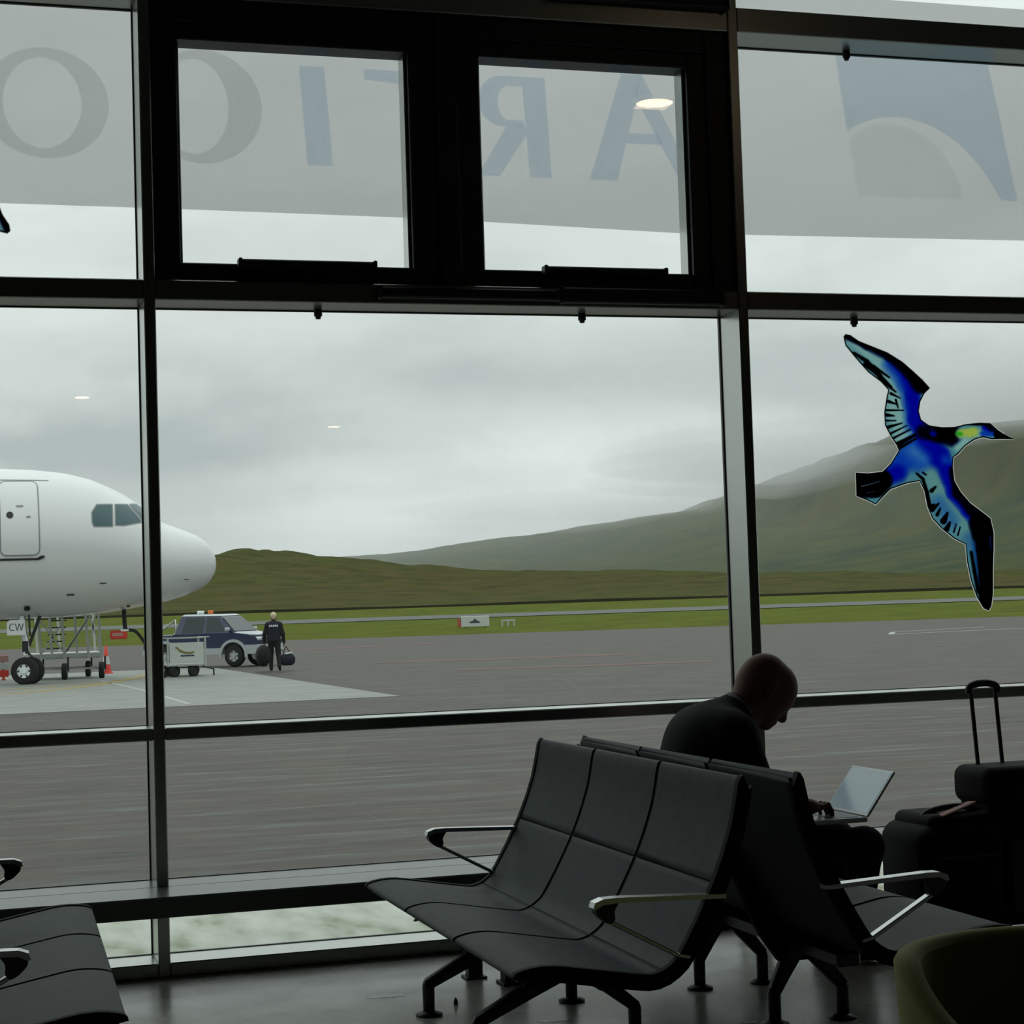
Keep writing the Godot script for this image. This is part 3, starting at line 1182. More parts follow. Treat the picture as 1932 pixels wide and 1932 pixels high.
func build_airliner() -> void:
	var t := thing("airliner", "white jet airliner parked with its nose pointing right, seen from the side", "airliner", PLANE)
	var s := st()
	var rings := []
	var xs := [-16.0, -10.0, -5.0, -2.0, 0.0]
	for k in 70:
		var f := k / 69.0
		xs.append(lerpf(0.6, 7.2165, 1.0 - pow(1.0 - f, 2.0)))
	for x in xs:
		var c := plane_section(x)
		var ring := []
		for k in 72:
			var a := TAU * k / 72
			ring.append(Vector3(x, c.x + sin(a) * c.y - APRON, cos(a) * c.z))
		rings.append(ring)
	rings.reverse()
	loft(s, rings, true, true)
	mk(s, "fuselage", "white_skin", t)
	# flight deck windows
	var panes := [[Vector2(3.72, 4.30), Vector2(3.86, 4.51), Vector2(4.26, 4.52), Vector2(4.23, 3.94), Vector2(3.76, 3.94), Vector2(3.72, 4.03)], [Vector2(4.37, 4.52), Vector2(4.70, 4.53), Vector2(5.03, 4.10), Vector2(5.03, 4.05), Vector2(4.55, 3.96), Vector2(4.34, 3.97)], [Vector2(4.80, 4.54), Vector2(4.98, 4.56), Vector2(5.36, 4.28), Vector2(5.30, 4.06), Vector2(5.12, 4.08)]]
	for p in panes:
		s = st()
		on_skin(s, p, 0.012)
		mk(s, "cockpit_window", "cockpit_glass", t)
		s = st()
		var pv := PackedVector2Array(p)
		for ring in Geometry2D.offset_polygon(pv, 0.035):
			var n: int = ring.size()
			var inner := Geometry2D.offset_polygon(pv, -0.005)
			for q in Geometry2D.clip_polygons(ring, PackedVector2Array([Vector2(-99, -99)])):
				on_skin(s, Array(q), 0.006)
		mk(s, "window_surround", "seam_grey", t)
	# door in its raised surround
	var door := rounded(Vector2(1.30, 3.17), Vector2(2.33, 5.2), 0.17)
	s = st()
	on_skin(s, door, 0.012)
	mk(s, "door_surround", "seam_grey", t)
	s = st()
	on_skin(s, rounded(Vector2(1.335, 3.205), Vector2(2.295, 5.165), 0.14), 0.022)
	var d := mk(s, "door", "white_skin", t)
	s = st()
	on_skin(s, rounded(Vector2(1.48, 4.16), Vector2(1.66, 4.34), 0.088), 0.032)
	mk(s, "door_window", "dark_metal", d)
	s = st()
	on_skin(s, [Vector2(1.74, 4.46), Vector2(1.92, 4.46), Vector2(1.92, 4.51), Vector2(1.74, 4.51)], 0.032)
	mk(s, "door_handle", "seam_grey", d)
	s = st()
	on_skin(s, [Vector2(1.99, 4.17), Vector2(2.1, 4.17), Vector2(2.1, 4.22), Vector2(1.99, 4.22)], 0.032)
	mk(s, "handle_flap", "seam_grey", d)
	s = st()
	on_skin(s, [Vector2(1.2, 3.06), Vector2(2.28, 3.06), Vector2(2.44, 3.12), Vector2(2.44, 3.17), Vector2(2.36, 3.18), Vector2(2.24, 3.115), Vector2(1.2, 3.115)], 0.035)
	mk(s, "door_sill", "dark_metal", t)
	s = st()
	on_skin(s, [Vector2(1.1, 5.235), Vector2(2.62, 5.205), Vector2(2.62, 5.225), Vector2(1.1, 5.255)], 0.01)
	mk(s, "rain_gutter", "seam_grey", t)
	for q in [[3.02, 3.22, 2.115, 2.15], [3.88, 4.06, 2.40, 2.425], [6.2, 6.34, 2.46, 2.475], [4.66, 4.76, 1.765, 1.81]]:
		s = st()
		on_skin(s, [Vector2(q[0], q[2]), Vector2(q[1], q[2]), Vector2(q[1], q[3]), Vector2(q[0], q[3])], 0.02)
		mk(s, "sensor_plate", "dark_metal", t)
	s = st()
	on_skin(s, rounded(Vector2(1.92, 1.75), Vector2(2.08, 1.87), 0.05), 0.02)
	mk(s, "drain_port", "rubber", t)
	# nose gear, wheels turned a little
	var g := Node3D.new()
	g.name = "nose_gear"
	t.add_child(g)
	g.position = Vector3(1.98, 0.0, 0.5)
	var ax := Vector3(-0.34, 0, 0.94).normalized()
	s = st()
	tube(s, [Vector3(-0.12, 2.05, -0.1), Vector3(0.0, 0.95, 0.0)], 0.1, 14)
	tube(s, [Vector3(0.0, 1.0, 0.0), Vector3(0.03, 0.37, 0.0)], 0.065, 14)
	mk(s, "strut", "silver", g)
	s = st()
	tube(s, [ax * -0.3 + Vector3(0.03, 0.37, 0), ax * 0.3 + Vector3(0.03, 0.37, 0)], 0.05, 10)
	mk(s, "axle", "dark_metal", g)
	s = st()
	tube(s, [Vector3(0.42, 1.95, -0.08), Vector3(0.05, 0.98, 0.0)], 0.045, 8)
	mk(s, "drag_brace", "dark_metal", g)
	s = st()
	bar(s, Vector3(0.02, 0.9, 0.02), Vector3(0.2, 0.68, 0.02), 0.1, 0.04)
	bar(s, Vector3(0.2, 0.68, 0.02), Vector3(0.06, 0.45, 0.02), 0.1, 0.04)
	mk(s, "torque_link", "dark_metal", g)
	s = st()
	bx(s, Vector3(-0.03, 1.02, 0.12), Vector3(0.16, 0.3, 0.12), 0.02)
	drum(s, Vector3(0.0, 0.88, 0.16), 0.05, 0.1, Vector3(0, 0, 1), 12)
	mk(s, "steering_unit", "dark_metal", g)
	s = st()
	drum(s, Vector3(-0.04, 0.84, 0.17), 0.055, 0.06, Vector3(0, 0, 1), 12)
	mk(s, "taxi_lamp_glass", "lens_white", g)
	wheel(g, Vector3(0.03, 0.37, 0) + ax * 0.26, ax, 0.37, 0.22, "hub_white", "wheel", 0.68)
	wheel(g, Vector3(0.03, 0.37, 0) - ax * 0.26, ax, 0.37, 0.22)
	s = st()
	bar(s, Vector3(0.1, 1.3, 0.06), Vector3(0.08, 2.0, 0.06), 0.05, 0.05)
	mk(s, "door_hinge", "dark_metal", g)
	s = st()
	extrude(s, [Vector2(-0.25, -0.20), Vector2(0.22, -0.20), Vector2(0.22, 0.21), Vector2(-0.17, 0.21), Vector2(-0.25, 0.14)], -0.02, 0.02, Transform3D(Basis(), Vector3(-0.26, 1.54, 0.42)))
	var gd := mk(s, "gear_door", "white_skin", g)
	text(gd, "CW", 0.19, "lettering_dark", Transform3D(Basis(), Vector3(-0.27, 1.55, 0.442)))


func build_ground_equipment() -> void:
	# wheeled boarding steps on the far side of the airliner
	var y0 := APRON
	var t := thing("boarding_steps", "white metal boarding steps on wheels behind the airliner's nose wheel", "steps", Vector3(2.2, y0, -47.6))
	var s := st()
	bx(s, Vector3(1.0, 0.68, -1.2), Vector3(2.05, 0.16, 2.2), 0.02)
	mk(s, "chassis", "white_steel", t)
	for p in [[0.3, 0.0], [0.62, -0.3], [0.95, 0.0], [1.32, -0.2], [1.62, 0.0], [1.98, 0.0], [0.3, -2.2], [0.95, -2.2], [1.98, -2.2]]:
		s = st()
		bar(s, Vector3(p[0], 0.6, p[1]), Vector3(p[0] - 0.12, 3.2, p[1]), 0.07, 0.07)
		mk(s, "post", "white_steel", t)
	for b in [[0.3, 0.75, 0.95, 1.7], [0.95, 0.75, 0.3, 1.7], [0.95, 0.75, 1.62, 1.75], [1.62, 1.7, 1.0, 0.8], [1.62, 0.75, 1.84, 1.9], [1.98, 0.8, 1.66, 1.8]]:
		s = st()
		bar(s, Vector3(b[0], b[1], 0.02), Vector3(b[2], b[3], 0.02), 0.045, 0.045)
		mk(s, "brace", "white_steel", t)
	for k in 7:
		s = st()
		bx(s, Vector3(0.72 + k * 0.02, 0.9 + k * 0.2, -0.45), Vector3(0.5, 0.04, 0.24), 0.008)
		mk(s, "tread", "dark_metal", t)
	for k in 2:
		s = st()
		bar(s, Vector3(0.05, 0.32 - 0.02 * k, -0.1 - k * 1.9), Vector3(2.0, 0.3, -0.1 - k * 1.9), 0.05, 0.05)
		mk(s, "tow_frame", "galvanised", t)
	for p in [[0.93, 0.2], [0.35, -2.1], [1.75, -2.1], [1.98, 0.05]]:
		wheel(t, Vector3(p[0], 0.24, p[1]), Vector3(1, 0, 0.15), 0.24, 0.15, "galvanised")
		s = st()
		bar(s, Vector3(p[0] + 0.1, 0.24, p[1]), Vector3(p[0] + 0.1, 0.65, p[1]), 0.05, 0.05)
		mk(s, "wheel_fork", "dark_metal", t)
	# striped barrier at the left edge
	t = thing("barrier", "red and white plastic barrier behind the airliner's nose wheel", "barrier", Vector3(1.0, y0, -49.5))
	for k in 3:
		s = st()
		bx(s, Vector3(0, 0.2 + k * 0.22, 0), Vector3(1.3, 0.2, 0.08), 0.015)
		mk(s, "board", ["barrier_red", "white_steel", "pale_pink"][k], t)
	for x in [-0.5, 0.5]:
		s = st()
		bx(s, Vector3(x, 0.38, -0.06), Vector3(0.06, 0.76, 0.05), 0.005)
		bx(s, Vector3(x, 0.03, -0.02), Vector3(0.1, 0.06, 0.5), 0.01)
		mk(s, "foot", "barrier_red", t)
	# ground power lead hanging from the belly
	t = thing("power_cable", "black ground power cable with a red plug cover hanging under the airliner", "cable", Vector3(4.64, y0, -45.2))
	s = st()
	tube(s, spline([Vector3(0.0, 2.02, 0.0), Vector3(0.0, 1.75, 0.0), Vector3(0.02, 1.45, 0.0), Vector3(0.06, 1.36, 0.02)], 5), 0.06, 10)
	mk(s, "plug", "rubber", t)
	s = st()
	bx(s, Vector3(0.0, 1.37, 0.02), Vector3(0.22, 0.06, 0.16), 0.01)
	mk(s, "clamp", "hub_white", t)
	s = st()
	tube(s, spline([Vector3(0.05, 1.37, 0.02), Vector3(0.3, 1.33, 0.0), Vector3(0.55, 1.0, 0.0), Vector3(0.85, 0.5, 0.0), Vector3(1.0, 0.2, 0.0), Vector3(1.1, 0.05, -0.2), Vector3(0.9, 0.045, -1.6)], 6), 0.045, 8)
	mk(s, "lead", "rubber", t)
	s = st()
	bx(s, Vector3(-0.16, 1.25, 0.0), Vector3(0.46, 0.24, 0.18), 0.03)
	var rc := mk(s, "plug_cover", "barrier_red", t)
	s = st()
	bx(s, Vector3(-0.2, 1.26, 0.094), Vector3(0.28, 0.09, 0.008))
	mk(s, "label_plate", "pale_pink", rc)
	s = st()
	bar(s, Vector3(-0.06, 1.3, 0.0), Vector3(0.02, 1.36, 0.0), 0.03, 0.03)
	mk(s, "hanger", "rubber", t)
	# cone
	t = thing("traffic_cone", "red traffic cone beyond the boarding steps", "cone", Vector3(4.66, y0, -52.0))
	s = st()
	bx(s, Vector3(0, 0.02, 0), Vector3(0.42, 0.04, 0.42), 0.01)
	mk(s, "base", "barrier_red", t)
	s = st()
	lathe(s, [Vector2(0.16, 0.04), Vector2(0.11, 0.35), Vector2(0.03, 0.88), Vector2(0.0, 0.89)], 16)
	mk(s, "cone", "barrier_red", t)
	s = st()
	lathe(s, [Vector2(0.121, 0.3), Vector2(0.083, 0.55)], 16)
	mk(s, "band", "white_steel", t)
	# baggage trolley
	t = thing("baggage_trolley", "white baggage trolley with a bird emblem in front of the dark blue pickup", "trolley", Vector3(6.35, y0, -45.6))
	s = st()
	bx(s, Vector3(0, 0.34, -0.5), Vector3(1.06, 0.06, 1.5), 0.01)
	mk(s, "deck", "galvanised", t)
	s = st()
	bx(s, Vector3(0, 0.68, 0.26), Vector3(0.96, 0.58, 0.03), 0.008)
	var pn := mk(s, "end_panel", "white_steel", t)
	s = st()
	var sw := [Vector2(-0.33, 0.83), Vector2(-0.26, 0.86), Vector2(-0.2, 0.79), Vector2(-0.06, 0.72), Vector2(0.1, 0.70), Vector2(0.19, 0.72), Vector2(0.22, 0.68), Vector2(0.1, 0.64), Vector2(-0.06, 0.65), Vector2(-0.2, 0.71), Vector2(-0.27, 0.79)]
	extrude(s, sw, 0.276, 0.28)
	mk(s, "emblem", "gull_mark", pn)
	s = st()
	bx(s, Vector3(0.02, 0.6, 0.277), Vector3(0.38, 0.045, 0.005))
	mk(s, "emblem_line", "lettering_dark", pn)
	for x in [-0.52, 0.52]:
		s = st()
		bar(s, Vector3(x, 0.3, 0.27), Vector3(x, 1.12, 0.27), 0.05, 0.05, 0.006)
		mk(s, "post", "galvanised", t)
		s = st()
		bar(s, Vector3(x, 0.3, -1.2), Vector3(x, 1.12, -1.2), 0.05, 0.05, 0.006)
		mk(s, "post", "galvanised", t)
		s = st()
		bar(s, Vector3(x, 1.1, 0.27), Vector3(x, 1.1, -1.2), 0.04, 0.04)
		mk(s, "side_rail", "galvanised", t)
	s = st()
	bar(s, Vector3(-0.54, 1.1, 0.27), Vector3(0.54, 1.1, 0.27), 0.045, 0.045, 0.006)
	mk(s, "top_rail", "galvanised", t)
	for p in [[-0.33, 0.12], [0.2, 0.1], [-0.33, -1.05], [0.36, -1.05]]:
		wheel(t, Vector3(p[0], 0.17, p[1]), Vector3(0.55, 0, 0.83), 0.17, 0.13, "dark_metal")
	s = st()
	bar(s, Vector3(0.45, 0.28, 0.1), Vector3(0.78, 0.2, 0.15), 0.05, 0.04)
	bx(s, Vector3(0.76, 0.12, 0.15), Vector3(0.04, 0.2, 0.04))
	mk(s, "tow_bar", "dark_metal", t)
	# airfield sign and marker in the grass
	var p := uv_to(-3.1, 138.0, 0.0)
	t = thing("airfield_sign", "white airfield sign board standing in the far grass", "sign", Vector3(p.x, strip_height(138.0) - 0.02, p.z))
	t.rotation_degrees.y = YAW
	s = st()
	bx(s, Vector3(0.1, 0.5, 0), Vector3(2.1, 0.8, 0.2), 0.03)
	mk(s, "board", "white_steel", t)
	s = st()
	extrude(s, [Vector2(-0.35, 0.38), Vector2(0.5, 0.38), Vector2(0.42, 0.5), Vector2(0.22, 0.56), Vector2(0.14, 0.68), Vector2(0.02, 0.68), Vector2(-0.05, 0.55), Vector2(-0.28, 0.5)], 0.1, 0.106)
	mk(s, "emblem", "lettering_dark", t)
	s = st()
	bx(s, Vector3(-1.08, 0.42, 0), Vector3(0.26, 0.62, 0.2), 0.02)
	mk(s, "end_cap", "red_paint", t, "dull red end cap")
	for x in [-0.6, 0.8]:
		s = st()
		bx(s, Vector3(x, 0.08, 0), Vector3(0.08, 0.2, 0.08))
		mk(s, "leg", "dark_metal", t)
	p = uv_to(-0.55, 139.0, 0.0)
	t = thing("marker_frame", "small pale marker frame in the grass beside the white sign", "marker", Vector3(p.x, strip_height(139.0), p.z))
	t.rotation_degrees.y = YAW
	for x in [-0.45, 0.0, 0.45]:
		s = st()
		bx(s, Vector3(x, 0.22, 0), Vector3(0.12, 0.46, 0.1), 0.01)
		mk(s, "leg", "galvanised", t)
	s = st()
	bx(s, Vector3(0, 0.44, 0), Vector3(1.05, 0.12, 0.12), 0.01)
	mk(s, "crossbar", "galvanised", t)


# ---------------------------------------------------------------- pickup: own x forwards, origin on the ground below the middle of the front axle
func frustum(s: SurfaceTool, lo: Array, hi: Array) -> void:
	# lo and hi: four corners each, running round
	s.set_smooth_group(-1)
	var mid := Vector3.ZERO
	for p in lo + hi:
		mid += p / 8.0
	facet(s, lo, mid)
	facet(s, hi, mid)
	for k in 4:
		facet(s, [lo[k], lo[(k + 1) % 4], hi[(k + 1) % 4], hi[k]], mid)


func arch_points(cx: float, r: float, y0: float) -> Array:
	var out := []
	for k in 13:
		var a := PI * k / 12.0
		out.append(Vector2(cx + cos(a) * r, maxf(0.36 + sin(a) * r, y0)))
	return out


func build_pickup() -> void:
	var t := thing("pickup_truck", "dark blue double-cab pickup with silver lower body parked on the apron", "pickup", Vector3(9.49, APRON, -54.9))
	t.rotation_degrees.y = -38.0
	var s := st()
	var out := [Vector2(0.86, 0.62), Vector2(0.9, 0.86), Vector2(0.82, 1.0), Vector2(0.55, 1.06), Vector2(0.0, 1.13), Vector2(-2.3, 1.12), Vector2(-2.3, 1.08), Vector2(-3.42, 1.08), Vector2(-3.45, 0.62)]
	out += reversed(arch_points(-2.62, 0.44, 0.62))
	out += reversed(arch_points(0.0, 0.44, 0.62))
	extrude(s, out, -0.86, 0.86)
	mk(s, "body", "navy_paint", t)
	s = st()
	var low := [Vector2(0.84, 0.45), Vector2(0.9, 0.62)] + arch_points(0.0, 0.45, 0.4).filter(func(p): return p.y <= 0.63 and p.x > 0.0)
	extrude(s, [Vector2(0.46, 0.42), Vector2(0.88, 0.42), Vector2(0.93, 0.52), Vector2(0.92, 0.72), Vector2(0.44, 0.72), Vector2(0.45, 0.5)], -0.88, 0.88)
	mk(s, "front_bumper", "silver_paint", t)
	s = st()
	extrude(s, [Vector2(-2.14, 0.42), Vector2(-0.45, 0.42), Vector2(-0.45, 0.63), Vector2(-2.14, 0.63)], -0.87, 0.87)
	mk(s, "sill_panel", "silver_paint", t)
	s = st()
	extrude(s, [Vector2(-3.49, 0.42), Vector2(-3.1, 0.42), Vector2(-3.1, 0.63), Vector2(-3.49, 0.63)], -0.87, 0.87)
	mk(s, "rear_panel", "silver_paint", t)
	for sg in [-1.0, 1.0]:
		for cx in [0.0, -2.62]:
			s = st()
			var o := []
			for k in 15:
				var a := deg_to_rad(-8.0 + 196.0 * k / 14.0)
				o.append(Vector2(cx + cos(a) * 0.53, 0.38 + sin(a) * 0.53))
			var i := []
			for k in 15:
				var a := deg_to_rad(-8.0 + 196.0 * k / 14.0)
				i.append(Vector2(cx + cos(a) * 0.44, 0.38 + sin(a) * 0.44))
			extrude(s, o + reversed(i), sg * 0.84, sg * 0.91)
			mk(s, "wheel_arch", "silver_paint", t)
			wheel(t, Vector3(cx, 0.36, sg * 0.76), Vector3(0, 0, sg), 0.36, 0.24, "silver", "wheel", 0.62)
	# cab
	s = st()
	frustum(s, [Vector3(0.04, 1.12, 0.83), Vector3(0.04, 1.12, -0.83), Vector3(-2.24, 1.12, -0.83), Vector3(-2.24, 1.12, 0.83)], [Vector3(-0.58, 1.7, 0.66), Vector3(-0.58, 1.7, -0.66), Vector3(-2.06, 1.72, -0.66), Vector3(-2.06, 1.72, 0.66)])
	mk(s, "cab", "navy_paint", t)
	s = st()
	frustum(s, [Vector3(-0.56, 1.7, 0.66), Vector3(-0.56, 1.7, -0.66), Vector3(-2.08, 1.72, -0.66), Vector3(-2.08, 1.72, 0.66)], [Vector3(-0.7, 1.76, 0.58), Vector3(-0.7, 1.76, -0.58), Vector3(-1.98, 1.775, -0.58), Vector3(-1.98, 1.775, 0.58)])
	mk(s, "roof", "silver_paint", t)
	# glass: side panes lie on the cab's sloping sides
	for sg in [-1.0, 1.0]:
		for q in [[[-0.28, 1.16], [-0.66, 1.64], [-1.06, 1.66], [-1.06, 1.16]], [[-1.18, 1.16], [-1.18, 1.66], [-1.88, 1.66], [-1.98, 1.16]]]:
			s = st()
			var lo := []
			var hi := []
			for p in q:
				var z := lerpf(0.83, 0.66, (p[1] - 1.12) / 0.59)
				lo.append(Vector3(p[0], p[1], sg * (z - 0.01)))
				hi.append(Vector3(p[0], p[1], sg * (z + 0.006)))
			frustum(s, lo, hi)
			mk(s, "side_window", "car_glass", t)
		s = st()
		bx(s, Vector3(-0.18, 1.24, sg * 0.93), Vector3(0.12, 0.13, 0.2), 0.03)
		mk(s, "mirror", "silver_paint", t)
		s = st()
		bx(s, Vector3(0.74, 0.88, sg * 0.66), Vector3(0.26, 0.16, 0.38), 0.03)
		mk(s, "headlamp_glass", "lens_white", t)
		s = st()
		bx(s, Vector3(-0.98, 1.02, sg * 0.868), Vector3(0.16, 0.035, 0.02), 0.006)
		mk(s, "door_handle", "silver_paint", t)
		for x in [-1.12, -0.1]:
			s = st()
			bx(s, Vector3(x, 0.88, sg * 0.861), Vector3(0.012, 0.46, 0.004))
			mk(s, "door_gap", "rubber", t)
		s = st()
		tube(s, [Vector3(-2.34, 1.1, sg * 0.6), Vector3(-2.36, 1.6, sg * 0.58), Vector3(-2.85, 1.3, sg * 0.6), Vector3(-3.15, 1.1, sg * 0.62)], 0.035, 8)
		mk(s, "roll_bar", "silver", t)
	s = st()
	frustum(s, [Vector3(-0.03, 1.17, 0.76), Vector3(-0.03, 1.17, -0.76), Vector3(-0.52, 1.63, -0.64), Vector3(-0.52, 1.63, 0.64)], [Vector3(0, 1.19, 0.76), Vector3(0, 1.19, -0.76), Vector3(-0.49, 1.65, -0.64), Vector3(-0.49, 1.65, 0.64)])
	mk(s, "windscreen", "car_glass", t)
	s = st()
	frustum(s, [Vector3(0.5, 1.07, 0.72), Vector3(0.5, 1.07, -0.72), Vector3(0.02, 1.125, -0.76), Vector3(0.02, 1.125, 0.76)], [Vector3(0.76, 1.04, 0.68), Vector3(0.76, 1.04, -0.68), Vector3(0.06, 1.165, -0.7), Vector3(0.06, 1.165, 0.7)])
	mk(s, "bonnet", "silver_paint", t)
	s = st()
	bx(s, Vector3(0.9, 0.88, 0), Vector3(0.05, 0.18, 0.86), 0.015)
	mk(s, "grille", "dark_metal", t)
	s = st()
	bxc(s, Vector3(-3.36, 1.07, -0.84), Vector3(-2.3, 1.11, -0.78))
	bxc(s, Vector3(-3.36, 1.07, 0.78), Vector3(-2.3, 1.11, 0.84))
	bxc(s, Vector3(-3.42, 1.07, -0.84), Vector3(-3.36, 1.11, 0.84))
	mk(s, "bed_rail", "silver_paint", t)
	s = st()
	bx(s, Vector3(-1.66, 1.83, 0.1), Vector3(0.2, 0.12, 0.2), 0.03)
	mk(s, "roof_lamp_white", "lens_white", t)
	s = st()
	drum(s, Vector3(-1.28, 1.83, 0.1), 0.09, 0.13, Vector3.UP, 14, 0.02)
	mk(s, "roof_beacon", "lens_orange", t)


func build_walker() -> void:
	var t := thing("person", "white-haired person in a dark jacket walking away with bags on the apron", "person", Vector3(9.25, APRON, -47.9))
	t.rotation_degrees.y = -12.0
	var s := st()
	var k := 0.05
	var B := [
		[Vector3(0, 0.96, 0), Vector3(0, 1.12, 0), 0.13, 0.14, k, Vector3(1.25, 1, 0.85)],
		[Vector3(0, 1.12, 0), Vector3(0, 1.34, -0.02), 0.145, 0.15, k, Vector3(1.3, 1, 0.85)],
		[Vector3(-0.15, 1.38, -0.01), Vector3(0.15, 1.38, -0.01), 0.085, 0.085, k],
		[Vector3(-0.19, 1.37, 0), Vector3(-0.28, 1.1, 0.0), 0.072, 0.06, k],
		[Vector3(-0.28, 1.1, 0.0), Vector3(-0.29, 0.84, -0.06), 0.058, 0.045, 0.03],
		[Vector3(0.19, 1.37, 0), Vector3(0.27, 1.1, 0.02), 0.072, 0.06, k],
		[Vector3(0.27, 1.1, 0.02), Vector3(0.29, 0.84, -0.04), 0.058, 0.045, 0.03],
		[Vector3(-0.09, 0.95, 0), Vector3(-0.1, 0.5, -0.06), 0.105, 0.075, k],
		[Vector3(-0.1, 0.5, -0.06), Vector3(-0.1, 0.09, 0.06), 0.072, 0.055, 0.03],
		[Vector3(-0.1, 0.06, 0.08), Vector3(-0.1, 0.045, -0.1), 0.045, 0.04, 0.02],
		[Vector3(0.09, 0.95, 0), Vector3(0.12, 0.5, 0.02), 0.105, 0.075, k],
		[Vector3(0.12, 0.5, 0.02), Vector3(0.15, 0.13, 0.2), 0.072, 0.055, 0.03],
		[Vector3(0.15, 0.12, 0.22), Vector3(0.16, 0.04, 0.08), 0.045, 0.038, 0.02],
		[Vector3(0, 1.4, -0.01), Vector3(0, 1.52, -0.02), 0.06, 0.055, 0.04]]
	flesh(s, B, 0.016)
	mk(s, "body", "cloth_black", t)
	s = st()
	flesh(s, [[Vector3(0, 1.57, -0.03), Vector3(0, 1.63, -0.03), 0.088, 0.094, 0.02, Vector3(0.9, 1, 1.06)], [Vector3(0, 1.52, -0.1), Vector3(0, 1.56, -0.1), 0.035, 0.04, 0.03], [Vector3(0, 1.46, -0.02), Vector3(0, 1.54, -0.03), 0.055, 0.055, 0.03], [Vector3(-0.085, 1.58, -0.02), Vector3(-0.085, 1.6, -0.02), 0.014, 0.018, 0.01], [Vector3(0.085, 1.58, -0.02), Vector3(0.085, 1.6, -0.02), 0.014, 0.018, 0.01]], 0.008)
	mk(s, "head", "skin", t)
	s = st()
	flesh(s, [[Vector3(0, 1.64, 0.0), Vector3(0, 1.66, -0.03), 0.097, 0.095, 0.03, Vector3(0.95, 1, 1.08)], [Vector3(0, 1.58, 0.045), Vector3(0, 1.62, 0.03), 0.06, 0.075, 0.03]], 0.008)
	mk(s, "hair", "white_hair", t)
	s = st()
	flesh(s, [[Vector3(0, 0.95, 0), Vector3(0, 1.32, -0.01), 0.155, 0.16, k, Vector3(1.3, 1, 0.88)], [Vector3(-0.13, 1.38, -0.01), Vector3(0.13, 1.38, -0.01), 0.095, 0.095, k]], 0.016)
	mk(s, "jacket", "cloth_navy", t)
	s = st()
	for i in 5:
		bx(s, Vector3(-0.11 + i * 0.055, 1.335 + 0.006 * (i % 2), 0.142), Vector3(0.038, 0.06, 0.012), 0.004)
	mk(s, "back_print", "lettering_white", t)
	for sg in [-1.0, 1.0]:
		s = st()
		var h := Vector3(sg * 0.29, 0.79, -0.05)
		var B2 := [[h + Vector3(0, 0.06, 0), h, 0.034, 0.036, 0.02, Vector3(0.75, 1, 1.1)]]
		for f in 4:
			var z := -0.038 + f * 0.025
			B2.append([h + Vector3(0, -0.02, z), h + Vector3(-sg * 0.012, -0.065 + absf(f - 1.5) * 0.006, z), 0.012, 0.011, 0.006])
			B2.append([h + Vector3(-sg * 0.012, -0.065 + absf(f - 1.5) * 0.006, z), h + Vector3(-sg * 0.035, -0.07, z), 0.011, 0.009, 0.006])
		B2.append([h + Vector3(0, 0.015, -0.035), h + Vector3(-sg * 0.03, -0.03, -0.05), 0.012, 0.01, 0.008])
		flesh(s, B2, 0.006)
		mk(s, "hand", "skin", t)
	# what the person carries
	var b := thing("holdall", "large black holdall in the left hand of the person walking away", "bag", Vector3(8.93, APRON, -47.9))
	s = st()
	flesh(s, [[Vector3(-0.02, 0.46, -0.1), Vector3(-0.02, 0.46, 0.12), 0.21, 0.21, 0.1, Vector3(1.0, 1.5, 1.0)], [Vector3(0, 0.62, -0.04), Vector3(0, 0.62, 0.06), 0.1, 0.1, 0.12]], 0.02)
	mk(s, "body", "cloth_black", b)
	s = st()
	tube(s, spline([Vector3(0, 0.52, -0.13), Vector3(0.02, 0.68, -0.06), Vector3(0.02, 0.71, 0.02), Vector3(0.02, 0.68, 0.08), Vector3(0, 0.52, 0.15)], 5), 0.014, 6)
	mk(s, "strap", "rubber", b)
	b = thing("flight_bag", "smaller dark bag with a pale strap in the right hand of the walking person", "bag", Vector3(9.62, APRON, -47.85))
	s = st()
	flesh(s, [[Vector3(-0.08, 0.32, 0), Vector3(0.1, 0.32, 0), 0.15, 0.15, 0.06, Vector3(1, 1.15, 0.7)]], 0.016)
	mk(s, "body", "cloth_navy", b)
	s = st()
	tube(s, spline([Vector3(-0.12, 0.46, 0), Vector3(-0.07, 0.62, 0), Vector3(-0.03, 0.71, 0), Vector3(0.03, 0.62, 0), Vector3(0.14, 0.46, 0)], 5), 0.014, 6)
	mk(s, "strap", "rubber", b)
	s = st()
	bx(s, Vector3(0.05, 0.51, 0.05), Vector3(0.22, 0.035, 0.06), 0.01, Basis(Vector3(0, 0, 1), 0.2))
	mk(s, "pale_trim", "hub_white", b)


# ---------------------------------------------------------------- beam seating: own -x is forwards, z along the row
const SEAT_LINE := [Vector2(-0.781, 0.348), Vector2(-0.774, 0.361), Vector2(-0.73, 0.371), Vector2(-0.67, 0.372), Vector2(-0.58, 0.357), Vector2(-0.425, 0.329), Vector2(-0.37, 0.325), Vector2(-0.322, 0.347), Vector2(-0.28, 0.395), Vector2(-0.185, 0.565), Vector2(-0.125, 0.716), Vector2(-0.098, 0.838), Vector2(-0.084, 0.856)]


func seat_slice(a: float, b: float) -> Array:
	var line := spline(SEAT_LINE, 5)
	var n := line.size() - 1
	var out := []
	for k in 25:
		var f := lerpf(a, b, k / 24.0) * n
		var i := mini(int(f), n - 1)
		out.append(line[i].lerp(line[i + 1], f - i))
	return out


